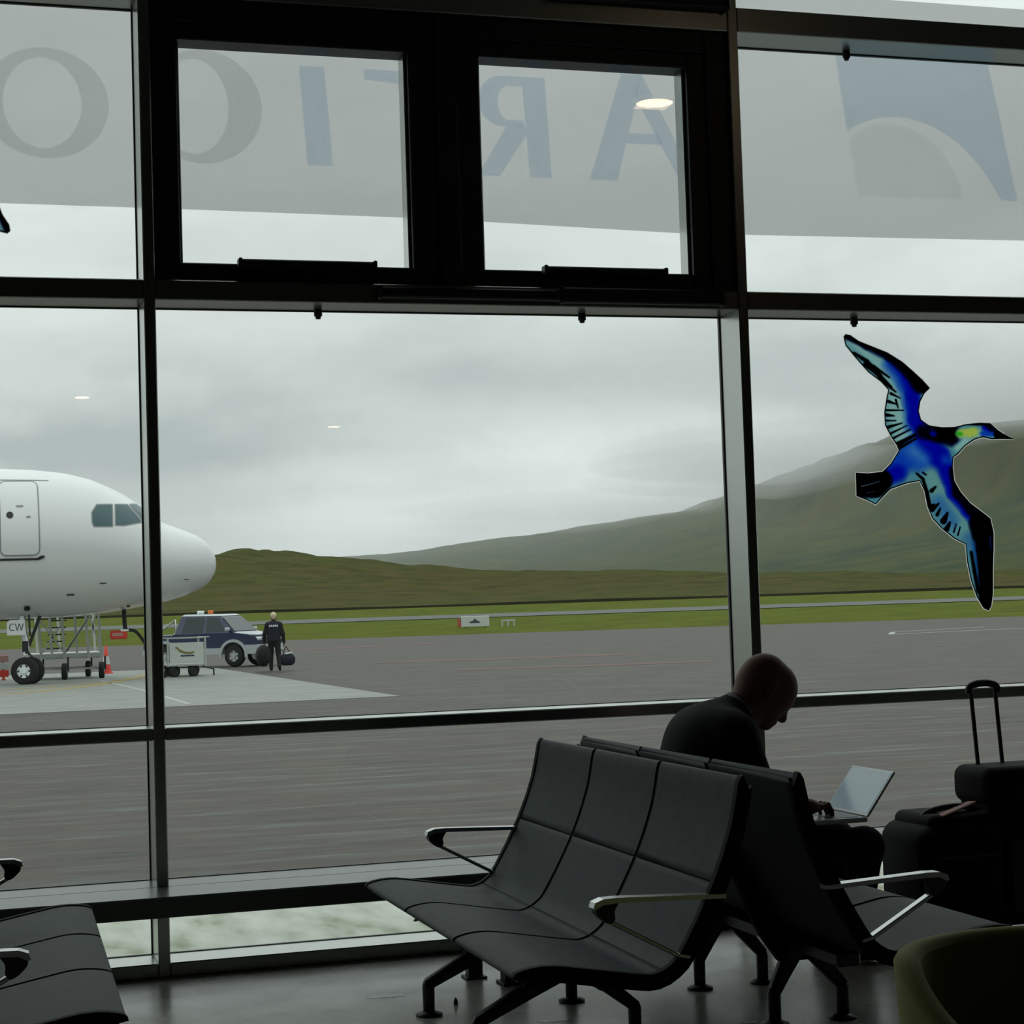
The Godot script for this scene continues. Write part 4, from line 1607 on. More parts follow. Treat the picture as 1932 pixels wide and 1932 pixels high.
func make_bench(label: String, at: Vector3, turn: float, hub: float, feet: Array) -> Node3D:
	var t := thing("beam_bench", label, "bench", at, "three-seat benches")
	t.rotation_degrees.y = turn
	var s: SurfaceTool
	for k in 3:
		var z0 := -0.93 + 0.62 * k + 0.013
		var z1 := z0 + 0.594
		for q in [[0.0, 0.546, "seat"], [0.549, 0.749, "lower_back"], [0.751, 1.0, "upper_back"]]:
			s = st()
			extrude(s, sheet_outline(seat_slice(q[0], q[1]), 0.022), z0, z1, Transform3D(), true)
			mk(s, q[2], "seat_skin", t)
		s = st()
		var shell_line := []
		var front := seat_slice(0.0, 0.99)
		for i in front.size():
			var a: Vector2 = front[maxi(i - 1, 0)]
			var b: Vector2 = front[mini(i + 1, front.size() - 1)]
			var d := (b - a).normalized()
			shell_line.append(front[i] + Vector2(d.y, -d.x) * 0.0222)
		extrude(s, sheet_outline(shell_line.slice(2), 0.008), z0, z1, Transform3D(), true)
		mk(s, "seat_shell", "shell_grey", t)
	for k in 4:
		s = st()
		var z := -0.93 + 0.62 * k
		var prof := seat_slice(0.0, 1.0)
		var grown := []
		for i in prof.size():
			var a: Vector2 = prof[maxi(i - 1, 0)]
			var b: Vector2 = prof[mini(i + 1, prof.size() - 1)]
			var d := (b - a).normalized()
			grown.append(prof[i] - Vector2(d.y, -d.x) * (-0.005 if k in [1, 2] else 0.004))
		extrude(s, sheet_outline(grown, 0.045), z - 0.0125, z + 0.0125, Transform3D(), true)
		mk(s, "side_frame", "seat_edge", t)
	# beam and supports
	s = st()
	bx(s, Vector3(hub, 0.255, 0), Vector3(0.08, 0.045, 1.3), 0.008)
	mk(s, "beam", "bench_metal", t)
	for z in [-0.31, 0.31]:
		s = st()
		extrude(s, [Vector2(-0.62, 0.335), Vector2(-0.36, 0.29), Vector2(-0.26, 0.36), Vector2(-0.15, 0.55), Vector2(-0.12, 0.54), Vector2(-0.2, 0.34), Vector2(-0.24, 0.27), Vector2(hub + 0.08, 0.2), Vector2(hub - 0.08, 0.2), Vector2(-0.6, 0.29)], z - 0.018, z + 0.018)
		mk(s, "bracket", "seat_edge", t)
		for f in feet:
			var o := Node3D.new()
			o.name = "leg"
			t.add_child(o, true)
			s = st()
			var side := signf(f - hub)
			var knee := Vector3(f, 0.105, z)
			var top := Vector3(hub + side * 0.02, 0.245, z)
			var ring := []
			for e in [[top, 0.036, 0.022], [top.lerp(knee, 0.5), 0.028, 0.018], [knee, 0.022, 0.015]]:
				var c: Vector3 = e[0]
				var d := (knee - top).normalized()
				var n: Vector3 = Vector3(-d.y, d.x, 0) * e[1] * 0.8
				var w := Vector3(0, 0, e[2])
				ring.append([c - n - w, c - n + w, c + n + w, c + n - w])
			loft(s, ring, true, true)
			mk(s, "strut", "bench_metal", o)
			s = st()
			lathe(s, [Vector2(0.0, 0.012), Vector2(0.02, 0.012), Vector2(0.021, 0.1), Vector2(0.015, 0.118), Vector2(0.0, 0.12)], 14, Transform3D(Basis(), Vector3(f, 0, z)))
			mk(s, "stub", "bench_metal", o)
			s = st()
			lathe(s, [Vector2(0.0, 0.0), Vector2(0.045, 0.0), Vector2(0.046, 0.006), Vector2(0.02, 0.016), Vector2(0.0, 0.017)], 20, Transform3D(Basis(), Vector3(f, 0, z)))
			mk(s, "foot", "arm_black", o)
	# arms at both ends
	for z in [-0.93, 0.93]:
		var o := Node3D.new()
		o.name = "armrest"
		t.add_child(o, true)
		s = st()
		var top := [Vector2(-0.155, 0.521), Vector2(-0.48, 0.532), Vector2(-0.52, 0.530), Vector2(-0.543, 0.518), Vector2(-0.55, 0.522), Vector2(-0.545, 0.537), Vector2(-0.52, 0.546), Vector2(-0.48, 0.547), Vector2(-0.155, 0.533)]
		extrude(s, top, z - 0.021, z + 0.021, Transform3D(), false)
		mk(s, "rail", "arm_metal", o)
		s = st()
		var nose := spline([Vector2(-0.543, 0.518), Vector2(-0.54, 0.505), Vector2(-0.52, 0.485), Vector2(-0.50, 0.476), Vector2(-0.487, 0.488), Vector2(-0.488, 0.51), Vector2(-0.475, 0.531)], 3)
		extrude(s, nose + [Vector2(-0.52, 0.530)], z - 0.019, z + 0.019, Transform3D(), false)
		mk(s, "nose", "arm_black", o)
		s = st()
		bar(s, Vector3(-0.505, 0.484, z), Vector3(-0.30, 0.372, z), 0.03, 0.012, 0.003)
		bar(s, Vector3(-0.302, 0.373, z), Vector3(-0.265, 0.365, z), 0.03, 0.012, 0.003)
		mk(s, "stay", "arm_metal", o)
	return t


func build_benches() -> void:
	make_bench("empty dark grey bench in the middle, seats turned towards the airliner", Vector3(2.2285, 0, 1.38), 0.0, -0.40, [-0.71, -0.205])
	make_bench("dark grey bench on which the man with the laptop sits", Vector3(2.2285, 0, 1.38), 180.0, -0.37, [-0.51, -0.27])
	make_bench("dark grey bench cut off by the left edge beneath the airliner", Vector3(-0.344, 0, 1.42), 178.5, -0.40, [-0.71, -0.205])


# ---------------------------------------------------------------- the man with the laptop
func hand_bones(w: Vector3, fwd: Vector3, up: Vector3, side: float) -> Array:
	# a hand lying over keys: wrist, direction of the fingers, back of the hand, side of the thumb
	var across := fwd.cross(up).normalized() * side
	var B := [[w, w + fwd * 0.05, 0.026, 0.03, 0.02], [w + fwd * 0.05 + across * 0.02, w + fwd * 0.085 + across * 0.022, 0.02, 0.016, 0.02], [w + fwd * 0.05 - across * 0.02, w + fwd * 0.08 - across * 0.024, 0.02, 0.015, 0.02]]
	for f in 4:
		var o := across * (0.033 - 0.022 * f)
		var l: float = [0.07, 0.08, 0.074, 0.058][f]
		var a := w + fwd * 0.085 + o
		var b := a + fwd * l * 0.5 + up * 0.012 + o * 0.15
		var c := b + fwd * l * 0.35 - up * 0.022
		var e := c + fwd * l * 0.12 - up * 0.02
		B.append([a, b, 0.0095, 0.0088, 0.006])
		B.append([b, c, 0.0088, 0.008, 0.004])
		B.append([c, e, 0.008, 0.007, 0.004])
	var t0 := w + fwd * 0.025 + across * 0.028
	var t1 := t0 + fwd * 0.04 + across * 0.028 - up * 0.01
	B.append([t0, t1, 0.013, 0.011, 0.01])
	B.append([t1, t1 + fwd * 0.034 + across * 0.004 - up * 0.01, 0.011, 0.009, 0.005])
	return B


func build_sitter() -> void:
	var o := Vector3(2.66, 0, 0.76)
	var t := thing("person", "bald man in a dark suit bent over a laptop on the bench", "person", o)
	var s := st()
	var k := 0.07
	# own coordinates: x forwards, z towards the hall
	var B := [
		[Vector3(0.0, 0.45, -0.08), Vector3(0.0, 0.45, 0.08), 0.125, 0.125, k],
		[Vector3(-0.02, 0.45, 0), Vector3(-0.03, 0.66, 0), 0.135, 0.145, k, Vector3(1, 1, 1.25)],
		[Vector3(-0.03, 0.66, 0), Vector3(0.03, 0.82, 0), 0.145, 0.14, k, Vector3(1, 1, 1.3)],
		[Vector3(0.03, 0.82, -0.07), Vector3(0.03, 0.82, 0.07), 0.125, 0.125, k],
		[Vector3(0.06, 0.865, -0.14), Vector3(0.06, 0.865, 0.14), 0.085, 0.085, k],
		[Vector3(0.1, 0.9, 0), Vector3(0.15, 0.945, 0), 0.085, 0.07, 0.06],
		[Vector3(0.13, 0.73, -0.05), Vector3(0.13, 0.73, 0.05), 0.1, 0.1, k]]
	for sg in [-1.0, 1.0]:
		B += [
			[Vector3(0.07, 0.86, sg * 0.185), Vector3(0.16, 0.6, sg * 0.235), 0.075, 0.056, 0.05],
			[Vector3(0.16, 0.6, sg * 0.235), Vector3(0.345, 0.585, sg * 0.115), 0.056, 0.038, 0.03],
			[Vector3(0.0, 0.435, sg * 0.1), Vector3(0.6, 0.425, sg * 0.12), 0.095, 0.066, 0.05],
			[Vector3(0.6, 0.425, sg * 0.12), Vector3(0.55, 0.11, sg * 0.12), 0.068, 0.052, 0.03]]
	flesh(s, B, 0.012)
	mk(s, "body", "suit", t)
	# head: c middle of the skull, f where the face looks, u its crown
	s = st()
	var c := Vector3(0.285, 1.033, 0)
	var f := Vector3(0.70, -0.714, 0.0).normalized()
	var u := Vector3(0.714, 0.70, 0.0).normalized()
	var H := [
		[c - f * 0.025 + u * 0.005, c + f * 0.02 + u * 0.012, 0.098, 0.092, 0.03, Vector3(1.02, 1.02, 0.82)],
		[c + f * 0.045 - u * 0.02, c + f * 0.05 - u * 0.06, 0.062, 0.056, 0.05, Vector3(1, 1, 0.95)],
		[c + f * 0.05 - u * 0.07, c + f * 0.092 - u * 0.112, 0.045, 0.024, 0.04],
		[c + f * 0.098 - u * 0.004, c + f * 0.128 - u * 0.05, 0.012, 0.017, 0.012],
		[c + f * 0.128 - u * 0.052, c + f * 0.118 - u * 0.056, 0.014, 0.012, 0.008],
		[c + f * 0.098 - u * 0.082, c + f * 0.105 - u * 0.086, 0.018, 0.016, 0.01, Vector3(1, 1, 1.5)],
		[c - f * 0.03 - u * 0.05, Vector3(0.17, 0.93, 0), 0.062, 0.066, 0.05]]
	for sg in [-1.0, 1.0]:
		var e := c - f * 0.012 - u * 0.03 + Vector3(0, 0, sg * 0.086)
		H.append([e + u * 0.022, e - u * 0.02 + f * 0.008, 0.017, 0.011, 0.008, Vector3(1, 1, 0.6)])
		H.append([c + f * 0.09 + u * 0.006 + Vector3(0, 0, sg * 0.012), c + f * 0.078 + u * 0.006 + Vector3(0, 0, sg * 0.045), 0.012, 0.012, 0.012])
		H.append([c + f * 0.08 - u * 0.014 + Vector3(0, 0, sg * 0.031), c + f * 0.082 - u * 0.014 + Vector3(0, 0, sg * 0.031), 0.013, 0.013, 0.004])
	flesh(s, H, 0.006)
	mk(s, "head", "skin", t)
	s = st()
	var ring := []
	for q in [[0.0, 0.078], [0.5, 0.074], [1.0, 0.07]]:
		var m := Vector3(0.145, 0.937, 0).lerp(Vector3(0.175, 0.962, 0), q[0])
		var ax := Vector3(0.77, 0.64, 0)
		var si := Vector3(-0.64, 0.77, 0)
		var r := []
		for i in 20:
			var a := TAU * i / 20
			r.append(m + (si * cos(a) + Vector3(0, 0, 1) * sin(a)) * q[1])
		ring.append(r)
	loft(s, ring)
	mk(s, "shirt_collar", "collar", t)
	for sg in [-1.0, 1.0]:
		s = st()
		flesh(s, hand_bones(Vector3(0.335, 0.588, sg * 0.12), Vector3(0.94, -0.1, -sg * 0.32).normalized(), Vector3(0.1, 0.99, 0).normalized(), -sg), 0.004)
		mk(s, "hand", "skin", t)
		s = st()
		flesh(s, [[Vector3(0.53, 0.05, sg * 0.12), Vector3(0.72, 0.035, sg * 0.14), 0.046, 0.032, 0.02], [Vector3(0.54, 0.09, sg * 0.12), Vector3(0.6, 0.06, sg * 0.125), 0.042, 0.04, 0.03]], 0.01)
		mk(s, "shoe", "seat_edge", t)
	# laptop on his thighs
	M["laptop_screen"].emission_enabled = true
	M["laptop_screen"].emission = Color(0.75, 0.88, 0.92)
	M["laptop_screen"].emission_energy_multiplier = 0.14
	var l := thing("laptop", "open silver laptop on the seated man's knees", "laptop", Vector3(3.0, 0.522, 0.79))
	s = st()
	bx(s, Vector3(0.12, 0.009, 0), Vector3(0.235, 0.018, 0.335), 0.005)
	var b := mk(s, "base", "laptop_shell", l)
	s = st()
	bx(s, Vector3(0.155, 0.0188, 0), Vector3(0.115, 0.002, 0.29), 0.001)
	mk(s, "keyboard", "laptop_keys", b)
	s = st()
	bx(s, Vector3(0.05, 0.0188, 0), Vector3(0.06, 0.0015, 0.1), 0.0007)
	mk(s, "touchpad", "laptop_keys", b)
	var tilt := Basis(Vector3(0, 0, 1), -deg_to_rad(37.0))
	s = st()
	bx(s, Vector3(0.236, 0.018, 0) + tilt * Vector3(0, 0.1, 0), Vector3(0.009, 0.2, 0.335), 0.003, tilt)
	var d := mk(s, "lid", "laptop_shell", l)
	s = st()
	bx(s, Vector3(0.236, 0.018, 0) + tilt * Vector3(-0.0052, 0.102, 0), Vector3(0.001, 0.178, 0.312), 0.0, tilt)
	mk(s, "screen", "laptop_screen", d)
	s = st()
	tube(s, [Vector3(0.236, 0.016, -0.13), Vector3(0.236, 0.016, 0.13)], 0.007, 8)
	mk(s, "hinge", "case_trim", l)


# ---------------------------------------------------------------- luggage
func soft_box(s: SurfaceTool, c: Vector3, half: Vector3, r: float, n := 10, b := Basis()) -> void:
	# a rounded box
	var rings := []
	for i in n + 1:
		var t := -PI / 2 + PI * i / n
		for rep in (2 if i == n / 2 else 1):
			var yy: float = sin(t) * r + (half.y - r) * (1.0 if (t > 0.001 or rep == 1) else -1.0)
			var ring := []
			for k in 32:
				var a := TAU * k / 32
				var q := Vector2(cos(a), sin(a))
				ring.append(c + b * Vector3(q.x * cos(t) * r + signf(q.x) * (half.x - r) * (1.0 if absf(q.x) > 0.01 else 0.0), yy, -(q.y * cos(t) * r + signf(q.y) * (half.z - r) * (1.0 if absf(q.y) > 0.01 else 0.0))))
			rings.append(ring)
	rings.reverse()
	loft(s, rings, true, true)


func build_luggage() -> void:
	var t := thing("travel_bag", "bulging black travel bag with a pink tag on top beside the seated man", "bag", Vector3(3.70, 0, 0.72))
	var s := st()
	soft_box(s, Vector3(-0.03, 0.245, 0), Vector3(0.185, 0.235, 0.19), 0.075)
	mk(s, "body", "case_cloth", t)
	s = st()
	soft_box(s, Vector3(-0.01, 0.475, 0.0), Vector3(0.15, 0.04, 0.15), 0.035)
	mk(s, "top_flap", "case_cloth", t)
	s = st()
	tube(s, spline([Vector3(-0.15, 0.46, 0.05), Vector3(-0.12, 0.515, 0.05), Vector3(0.0, 0.535, 0.05), Vector3(0.1, 0.515, 0.05), Vector3(0.13, 0.46, 0.05)], 6), 0.012, 8)
	mk(s, "handle", "case_trim", t)
	s = st()
	bx(s, Vector3(-0.01, 0.528, 0.09), Vector3(0.2, 0.008, 0.045), 0.003, Basis(Vector3(0, 0, 1), 0.2) * Basis(Vector3(0, 1, 0), 0.35))
	mk(s, "tag", "pale_pink", t, "pale pink luggage tag")
	s = st()
	tube(s, [Vector3(-0.18, 0.36, 0.19), Vector3(0.12, 0.36, 0.19)], 0.006, 6)
	mk(s, "zip", "case_trim", t)
	t = thing("suitcase", "upright black wheeled suitcase with its long handle pulled out", "suitcase", Vector3(4.07, 0, 0.66))
	s = st()
	soft_box(s, Vector3(0.0, 0.36, 0), Vector3(0.215, 0.305, 0.13), 0.05)
	mk(s, "shell", "case_cloth", t)
	s = st()
	soft_box(s, Vector3(-0.03, 0.60, 0.015), Vector3(0.215, 0.075, 0.135), 0.045)
	mk(s, "upper_pocket", "case_cloth", t)
	s = st()
	soft_box(s, Vector3(0.0, 0.25, 0.135), Vector3(0.16, 0.15, 0.025), 0.022)
	mk(s, "front_pocket", "case_trim", t)
	for x in [-0.165, -0.055]:
		s = st()
		tube(s, [Vector3(x, 0.6, -0.03), Vector3(x - 0.012, 0.985, -0.05)], 0.0085, 10)
		mk(s, "handle_tube", "case_trim", t)
	s = st()
	tube(s, spline([Vector3(-0.185, 0.955, -0.05), Vector3(-0.18, 0.98, -0.05), Vector3(-0.15, 0.992, -0.05), Vector3(-0.122, 0.994, -0.05), Vector3(-0.09, 0.992, -0.05), Vector3(-0.06, 0.98, -0.05), Vector3(-0.057, 0.955, -0.05)], 4), 0.015, 10)
	mk(s, "grip", "case_trim", t)
	for p in [[-0.15, 0.1], [0.15, 0.1], [-0.15, -0.1], [0.15, -0.1]]:
		s = st()
		drum(s, Vector3(p[0], 0.03, p[1]), 0.03, 0.025, Vector3(1, 0, 0), 14, 0.004)
		drum(s, Vector3(p[0], 0.055, p[1]), 0.016, 0.02, Vector3.UP, 10)
		mk(s, "wheel", "rubber", t)


# ---------------------------------------------------------------- olive tub chair close to the camera, open towards it
func build_tub_chair() -> void:
	var t := thing("tub_chair", "olive green upholstered tub chair in the near corner", "armchair", Vector3(2.28, 0, 3.75))
	var rings := []
	var inner := []
	for i in 41:
		var ph := deg_to_rad(lerpf(-128.0, 128.0, i / 40.0))
		var a := absf(rad_to_deg(ph))
		var y := 0.583 - 0.24 * pow(maxf(0.0, (a - 66.0) / 74.0), 1.2)
		var d := Vector3(sin(ph), 0, -cos(ph))
		var ring := []
		# outside from the foot, over the rolled rim, down the inside
		for q in [[0.30, 0.11], [0.36, 0.25], [0.388, 0.42], [0.397, 0.975], [0.39, 0.995], [0.37, 1.0], [0.35, 0.993], [0.34, 0.97]]:
			var h: float = q[1] if q[1] < 0.5 else y * q[1]
			h = minf(h, y * 0.97) if q[1] < 0.5 else h
			ring.append(d * q[0] + Vector3(0, h, 0))
		rings.append(ring)
		var r2 := []
		for q in [[0.34, 0.97], [0.325, 0.7], [0.30, 0.55]]:
			r2.append(d * q[0] + Vector3(0, maxf(y * q[1], 0.3), 0))
		inner.append(r2)
	var s := st()
	loft(s, reversed(rings), false)
	mk(s, "shell", "olive_cloth", t)
	s = st()
	loft(s, reversed(inner), false)
	mk(s, "inner_back", "olive_cloth", t)
	s = st()
	hard_lathe(s, [Vector2(0.0, 0.18), Vector2(0.3, 0.18), Vector2(0.325, 0.22), Vector2(0.325, 0.35), Vector2(0.3, 0.38), Vector2(0.0, 0.39)], 36)
	mk(s, "seat_cushion", "olive_cloth", t)
	s = st()
	hard_lathe(s, [Vector2(0.0, 0.10), Vector2(0.29, 0.10), Vector2(0.31, 0.18), Vector2(0.0, 0.18)], 32)
	mk(s, "base", "olive_cloth", t)
	for k in 4:
		var a := TAU * (k + 0.5) / 4
		s = st()
		tube(s, [Vector3(cos(a) * 0.22, 0.11, sin(a) * 0.22), Vector3(cos(a) * 0.25, 0.0, sin(a) * 0.25)], [0.022, 0.014], 12)
		mk(s, "leg", "arm_black", t)


# ---------------------------------------------------------------- bird stickers on the glass
const BIRD := [[108, 90], [120, 75], [150, 80], [200, 115], [290, 150], [380, 185], [470, 240], [540, 300], [600, 355], [645, 405], [610, 440], [585, 490], [575, 550], [590, 605], [640, 640], [720, 652], [800, 650], [870, 632], [960, 622], [1030, 625], [1080, 670], [1120, 695], [1180, 728], [1090, 725], [1040, 728], [980, 715], [930, 730], [870, 770], [820, 825], [795, 840], [790, 900], [800, 990], [840, 1060], [900, 1130], [980, 1190], [1030, 1230], [1050, 1320], [1050, 1420], [1045, 1560], [1045, 1700], [1035, 1780], [1018, 1810], [985, 1795], [940, 1720], [905, 1620], [880, 1500], [870, 1390], [800, 1355], [720, 1290], [660, 1225], [630, 1150], [610, 1050], [580, 990], [500, 1005], [400, 1040], [350, 1090], [310, 1135], [250, 1105], [190, 1080], [185, 935], [260, 940], [350, 930], [400, 880], [450, 800], [440, 770], [400, 710], [365, 640], [360, 560], [375, 460], [385, 420], [340, 370], [260, 310], [180, 220], [120, 145]]


func bird_print() -> ImageTexture:
	var k := 0.33
	var img := Image.create(410, 640, false, Image.FORMAT_RGB8)
	img.fill(Color8(150, 196, 208))
	var black := Color8(4, 6, 14)
	var navy := Color8(10, 18, 74)
	var royal := Color8(22, 58, 214)
	var mid := Color8(70, 134, 226)
	var pale := Color8(196, 226, 226)
	var lime := Color8(222, 232, 150)
	# brush strokes: points, radius from, to, softness, colour
	var strokes := [
		[[[150, 120], [330, 260], [420, 380]], 26, 40, 26, pale], [[[420, 420], [430, 560], [470, 700]], 50, 60, 24, pale],
		[[[380, 260], [480, 380], [530, 500], [545, 640]], 20, 46, 34, mid], [[[400, 220], [500, 330], [535, 450], [555, 600], [600, 690]], 24, 44, 22, royal],
		[[[110, 80], [250, 140], [400, 205], [520, 300], [585, 385]], 12, 52, 14, navy], [[[110, 80], [250, 135], [400, 195], [530, 300], [610, 395]], 10, 38, 8, black],
		[[[480, 860], [560, 800], [640, 870]], 70, 80, 40, mid], [[[440, 900], [520, 830]], 50, 40, 30, mid], [[[380, 960], [440, 940]], 46, 50, 26, royal],
		[[[620, 740], [700, 830], [745, 960], [820, 1090]], 62, 44, 26, royal], [[[600, 680], [700, 690], [780, 700]], 40, 66, 18, navy], [[[650, 700], [780, 690]], 22, 44, 12, black],
		[[[660, 690], [668, 694]], 20, 20, 14, royal], [[[540, 800], [600, 850]], 46, 40, 40, Color8(120, 178, 230)], [[[740, 850], [750, 870]], 26, 30, 26, mid],
		[[[200, 1010], [300, 1010], [340, 985]], 80, 66, 14, black], [[[220, 1020], [330, 990]], 4, 3, 3, Color8(150, 170, 190)], [[[250, 1060], [300, 1050]], 3, 3, 3, Color8(120, 140, 160)],
		[[[840, 690], [900, 690], [960, 690]], 36, 30, 14, Color8(190, 222, 214)], [[[840, 690], [880, 690], [920, 678]], 24, 28, 12, lime], [[[820, 690], [840, 694]], 14, 12, 8, Color8(120, 220, 110)],
		[[[820, 780], [870, 740]], 24, 30, 16, pale], [[[1000, 650], [1040, 670]], 24, 26, 12, royal], [[[1010, 640], [1060, 680]], 10, 22, 10, navy], [[[980, 690], [1040, 690]], 16, 14, 10, mid], [[[1080, 700], [1170, 728]], 26, 8, 6, black], [[[880, 626], [1030, 628]], 8, 12, 6, black],
		[[[650, 960], [720, 1090], [800, 1230], [880, 1330]], 60, 56, 30, Color8(168, 206, 208)], [[[700, 1120], [780, 1240]], 40, 44, 26, Color8(128, 178, 214)], [[[890, 1350], [910, 1420]], 36, 26, 24, Color8(130, 176, 206)],
		[[[760, 930], [800, 1060], [890, 1170], [960, 1260]], 44, 40, 22, royal], [[[800, 930], [830, 1060], [920, 1160], [1010, 1270]], 34, 56, 14, navy], [[[960, 1260], [990, 1400], [1000, 1600], [1005, 1760]], 66, 44, 14, Color8(6, 12, 44)], [[[1000, 1300], [1005, 1500], [1000, 1760]], 46, 40, 10, black],
		[[[920, 1380], [940, 1560], [950, 1650]], 10, 6, 8, Color8(90, 150, 200)], [[[1025, 1340], [1030, 1420]], 5, 4, 4, Color8(60, 110, 180)], [[[905, 1440], [925, 1560], [950, 1690]], 8, 10, 6, black],
		[[[170, 190], [250, 240], [330, 330]], 8, 14, 5, black], [[[240, 260], [320, 320], [400, 400]], 12, 8, 5, black], [[[290, 270], [390, 340]], 9, 4, 4, black], [[[330, 350], [430, 430]], 10, 4, 4, black], [[[180, 140], [260, 200], [300, 230]], 4, 6, 4, pale],
		[[[400, 440], [460, 470]], 8, 2, 3, black], [[[385, 490], [440, 510]], 9, 2, 3, black], [[[430, 480], [445, 530]], 6, 3, 3, black], [[[370, 545], [480, 545]], 6, 2, 3, black], [[[375, 575], [420, 580]], 10, 3, 4, black], [[[370, 610], [430, 610]], 5, 3, 3, black], [[[385, 650], [470, 625]], 9, 2, 4, black], [[[400, 690], [500, 640]], 6, 2, 3, black], [[[415, 720], [520, 665]], 6, 3, 3, black], [[[440, 760], [550, 700]], 16, 8, 4, black], [[[450, 785], [560, 720]], 8, 5, 3, black], [[[440, 730], [530, 680]], 4, 3, 3, pale],
		[[[560, 940], [600, 975], [625, 1060], [640, 1150]], 5, 14, 4, black], [[[600, 935], [620, 950]], 5, 4, 3, black], [[[655, 1050], [680, 1025]], 12, 5, 4, black], [[[640, 1150], [670, 1140]], 16, 8, 4, black], [[[660, 1170], [700, 1130]], 12, 4, 4, black], [[[690, 1200], [710, 1160]], 10, 4, 4, black], [[[730, 1240], [755, 1190]], 20, 6, 4, black], [[[750, 1290], [770, 1250]], 16, 6, 4, black], [[[795, 1310], [810, 1260]], 5, 3, 3, navy], [[[820, 1330], [835, 1280]], 5, 3, 3, navy]]
	for b in strokes:
		var pts: Array = b[0]
		var n := pts.size() - 1
		var col: Color = b[4]
		for i in n:
			var a := Vector2(pts[i][0], pts[i][1]) * k
			var e := Vector2(pts[i + 1][0], pts[i + 1][1]) * k
			var r0 := lerpf(b[1], b[2], float(i) / n) * k
			var r1 := lerpf(b[1], b[2], float(i + 1) / n) * k
			var soft: float = b[3] * k
			var m := maxf(r0, r1) + soft + 1.0
			var lo := a.min(e) - Vector2(m, m)
			var hi := a.max(e) + Vector2(m, m)
			var d := e - a
			for y in range(maxi(0, int(lo.y)), mini(640, int(hi.y) + 1)):
				for x in range(maxi(0, int(lo.x)), mini(410, int(hi.x) + 1)):
					var p := Vector2(x, y) - a
					var t := clampf(p.dot(d) / d.length_squared(), 0.0, 1.0)
					var v := p.distance_to(d * t) - lerpf(r0, r1, t)
					if v < soft:
						img.set_pixel(x, y, img.get_pixel(x, y).lerp(col, clampf((soft - v) / (2.0 * soft), 0.0, 1.0)))
	return ImageTexture.create_from_image(img)


func build_bird_stickers() -> void:
	var film := mat("bird_film", Color.WHITE, 0.6)
	film.albedo_texture = bird_print()
	film.backlight_enabled = true
	film.backlight = Color(1.8, 1.8, 1.8)
	var rimf := mat("sticker_rim", Color(0.92, 0.93, 0.93), 0.6)
	rimf.backlight_enabled = true
	rimf.backlight = Color(1.8, 1.8, 1.8)
	mat("sticker_black", Color(0.02, 0.02, 0.03), 0.6)
	# along x and y of the glass for one step right and one step down in the print
	put_bird("blue and black flying seabird sticker on the glass at the right", Vector2(3.7406, 2.5771), Vector2(0.00080264, -0.0000046), Vector2(-0.0000364, -0.00071757))
	put_bird("dark wing tip of another bird sticker at the left edge of the glass", Vector2(0.249 + 0.056, 2.876 - 0.087), Vector2(0.0, 0.0008), Vector2(-0.00072, 0.0))


func put_bird(label: String, at: Vector2, right: Vector2, down: Vector2) -> void:
	var t := thing("bird_sticker", label, "sticker", Vector3(at.x, at.y, -0.2132), "bird stickers on the glass")
	var pv := PackedVector2Array()
	var uv := PackedVector2Array()
	for p in BIRD:
		pv.append(right * p[0] + down * p[1])
		uv.append(Vector2(p[0] * 0.33 / 410.0, p[1] * 0.33 / 640.0))
	var s := st()
	var idx := Geometry2D.triangulate_polygon(pv)
	for z in [0.0006, 0.0002]:
		for i in idx:
			s.set_smooth_group(-1)
			s.set_uv(uv[i])
			s.add_vertex(Vector3(pv[i].x, pv[i].y, z))
	mk(s, "print", "bird_film", t)
	var n := pv.size()
	var inset := PackedVector2Array()
	var outset := PackedVector2Array()
	var flip := -1.0 if Geometry2D.is_polygon_clockwise(pv) else 1.0
	for i in n:
		var d := (pv[(i + 1) % n] - pv[(i + n - 1) % n]).normalized()
		var nn := Vector2(-d.y, d.x) * flip
		inset.append(pv[i] + nn * 0.006)
		outset.append(pv[i] - nn * 0.003)
	s = st()
	for i in n:
		var j := (i + 1) % n
		extrude(s, [outset[i], outset[j], pv[j], pv[i]], 0.0, 0.0008)
	mk(s, "pale_rim", "sticker_rim", t)
	s = st()
	for i in n:
		var j := (i + 1) % n
		extrude(s, [pv[i], pv[j], inset[j], inset[i]], 0.0, 0.001)
	mk(s, "outline", "sticker_black", t)


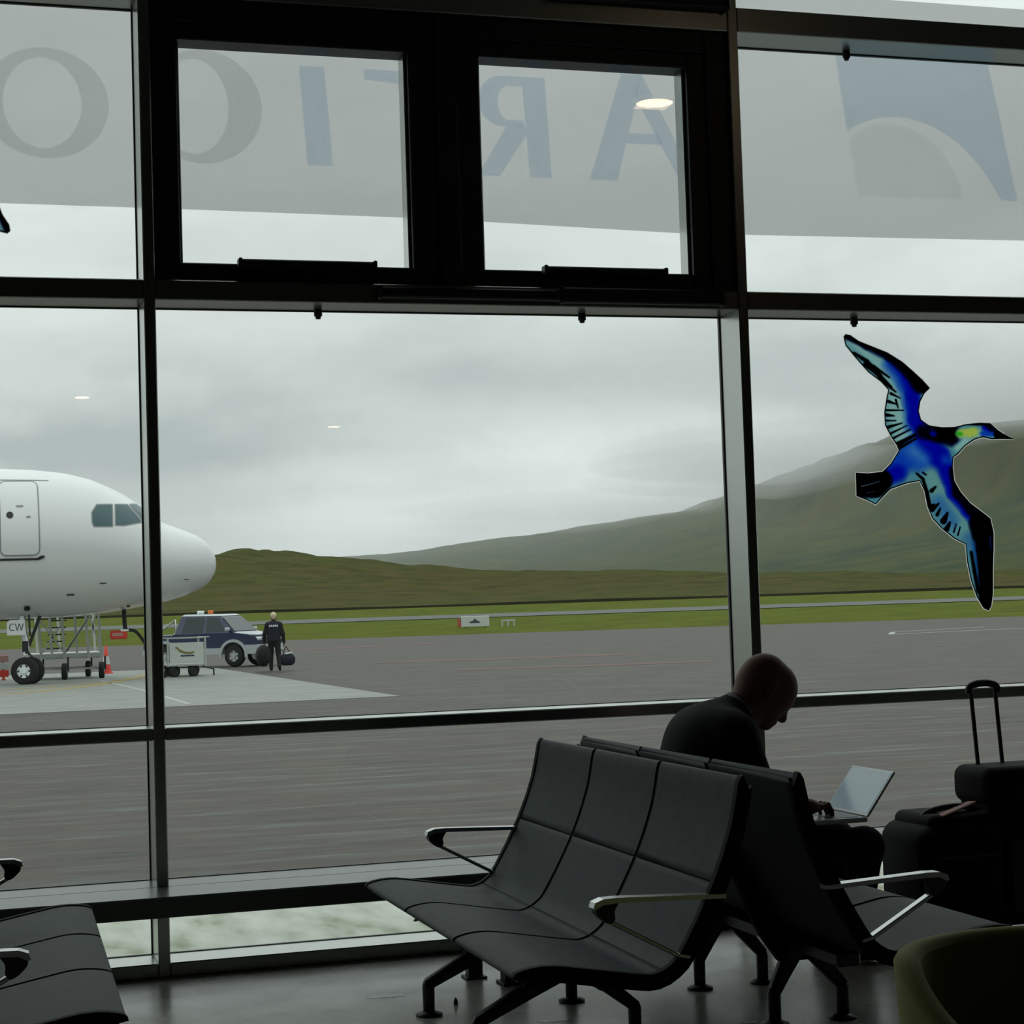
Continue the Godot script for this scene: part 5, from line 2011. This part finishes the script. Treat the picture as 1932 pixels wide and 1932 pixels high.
# ---------------------------------------------------------------- ceiling lamps, which the panes mirror
func build_lamps() -> void:
	var spots := [[4.942, 4.9, 0.145, "round ceiling lamp mirrored in the hinged window"], [2.10, 22.73, 0.13, "round ceiling lamp far back in the hall"], [7.14, 27.4, 0.13, "round ceiling lamp near the back wall"]]
	for q in spots:
		var t := thing("ceiling_lamp", q[3], "lamp", Vector3(q[0], 5.0, q[1]), "round ceiling lamps")
		var s := st()
		hard_lathe(s, [Vector2(q[2] - 0.012, 0.0), Vector2(q[2] - 0.012, -0.03), Vector2(q[2] + 0.012, -0.03), Vector2(q[2] + 0.02, 0.0)], 28)
		mk(s, "lamp_rim", "lamp_rim", t)
		s = st()
		hard_lathe(s, [Vector2(0.0, -0.022), Vector2(q[2] - 0.012, -0.022), Vector2(q[2] - 0.012, -0.01), Vector2(0.0, -0.01)], 28)
		mk(s, "lamp_diffuser", "lamp_glow", t)
		var l := AreaLight3D.new()
		l.name = "lamp_light"
		l.area_size = Vector2(q[2], q[2]) * 1.7
		l.light_color = Color(1.0, 0.88, 0.74)
		l.light_energy = 0.06
		l.area_range = 40.0
		l.area_attenuation = 2.0
		l.shadow_enabled = true
		t.add_child(l)
		l.position = Vector3(0, -0.04, 0)
		l.rotation_degrees.x = -90.0


func build_small_things() -> void:
	# black bins on the floor behind the middle bench
	var t := thing("floor_socket_post", "short dark post on the floor under the middle bench, nearer the glass", "post", Vector3(1.83, 0, 0.52))
	var s := st()
	bx(s, Vector3(0, 0.06, 0), Vector3(0.055, 0.12, 0.055), 0.006)
	mk(s, "post", "arm_black", t)
	s = st()
	bx(s, Vector3(0, 0.004, 0), Vector3(0.08, 0.008, 0.08), 0.002)
	mk(s, "foot_plate", "arm_black", t)
	t = thing("floor_socket_post", "wider short dark post on the floor under the middle bench", "post", Vector3(1.935, 0, 0.68))
	s = st()
	bx(s, Vector3(0, 0.07, 0), Vector3(0.085, 0.14, 0.07), 0.006)
	mk(s, "post", "arm_black", t)
	s = st()
	bx(s, Vector3(0, 0.004, 0), Vector3(0.11, 0.008, 0.1), 0.002)
	mk(s, "foot_plate", "arm_black", t)
	s = st()
	lathe(s, [Vector2(0.0, 0.0), Vector2(0.008, 0.0), Vector2(0.007, 0.012), Vector2(0.003, 0.022), Vector2(0.0, 0.024)], 10, Transform3D(Basis(), Vector3.ZERO))
	var b := mk(s, "floor_pin", "arm_black")
	b.position = Vector3(1.646, 0, 0.94)
	tag(b, "tiny dark pin on the floor beside the front foot of the bench", "pin")
	# scraps of paper on the floor
	var c := 0
	for q in [[1.457, 0.706, 0.06], [1.876, 1.321, 0.05], [2.45, 1.62, 0.03]]:
		s = st()
		var out := []
		for k in 9:
			var a := TAU * k / 9
			var r: float = q[2] * rng.randf_range(0.45, 1.0)
			out.append(Vector2(cos(a) * r * 1.5, sin(a) * r * 0.7))
		extrude(s, out, 0.0, 0.0008, Transform3D(Basis(Vector3.RIGHT, Vector3.FORWARD, Vector3.UP), Vector3.ZERO))
		var o := mk(s, "paper_scrap", "scuff")
		o.position = Vector3(q[0], 0.0, q[1])
		tag(o, ["pale scrap on the floor left of the bench's front foot", "pale scrap on the floor under the near end of the middle bench", "tiny pale scrap on the floor beneath the man's bench"][c], "scrap", "scraps on the floor")
		c += 1
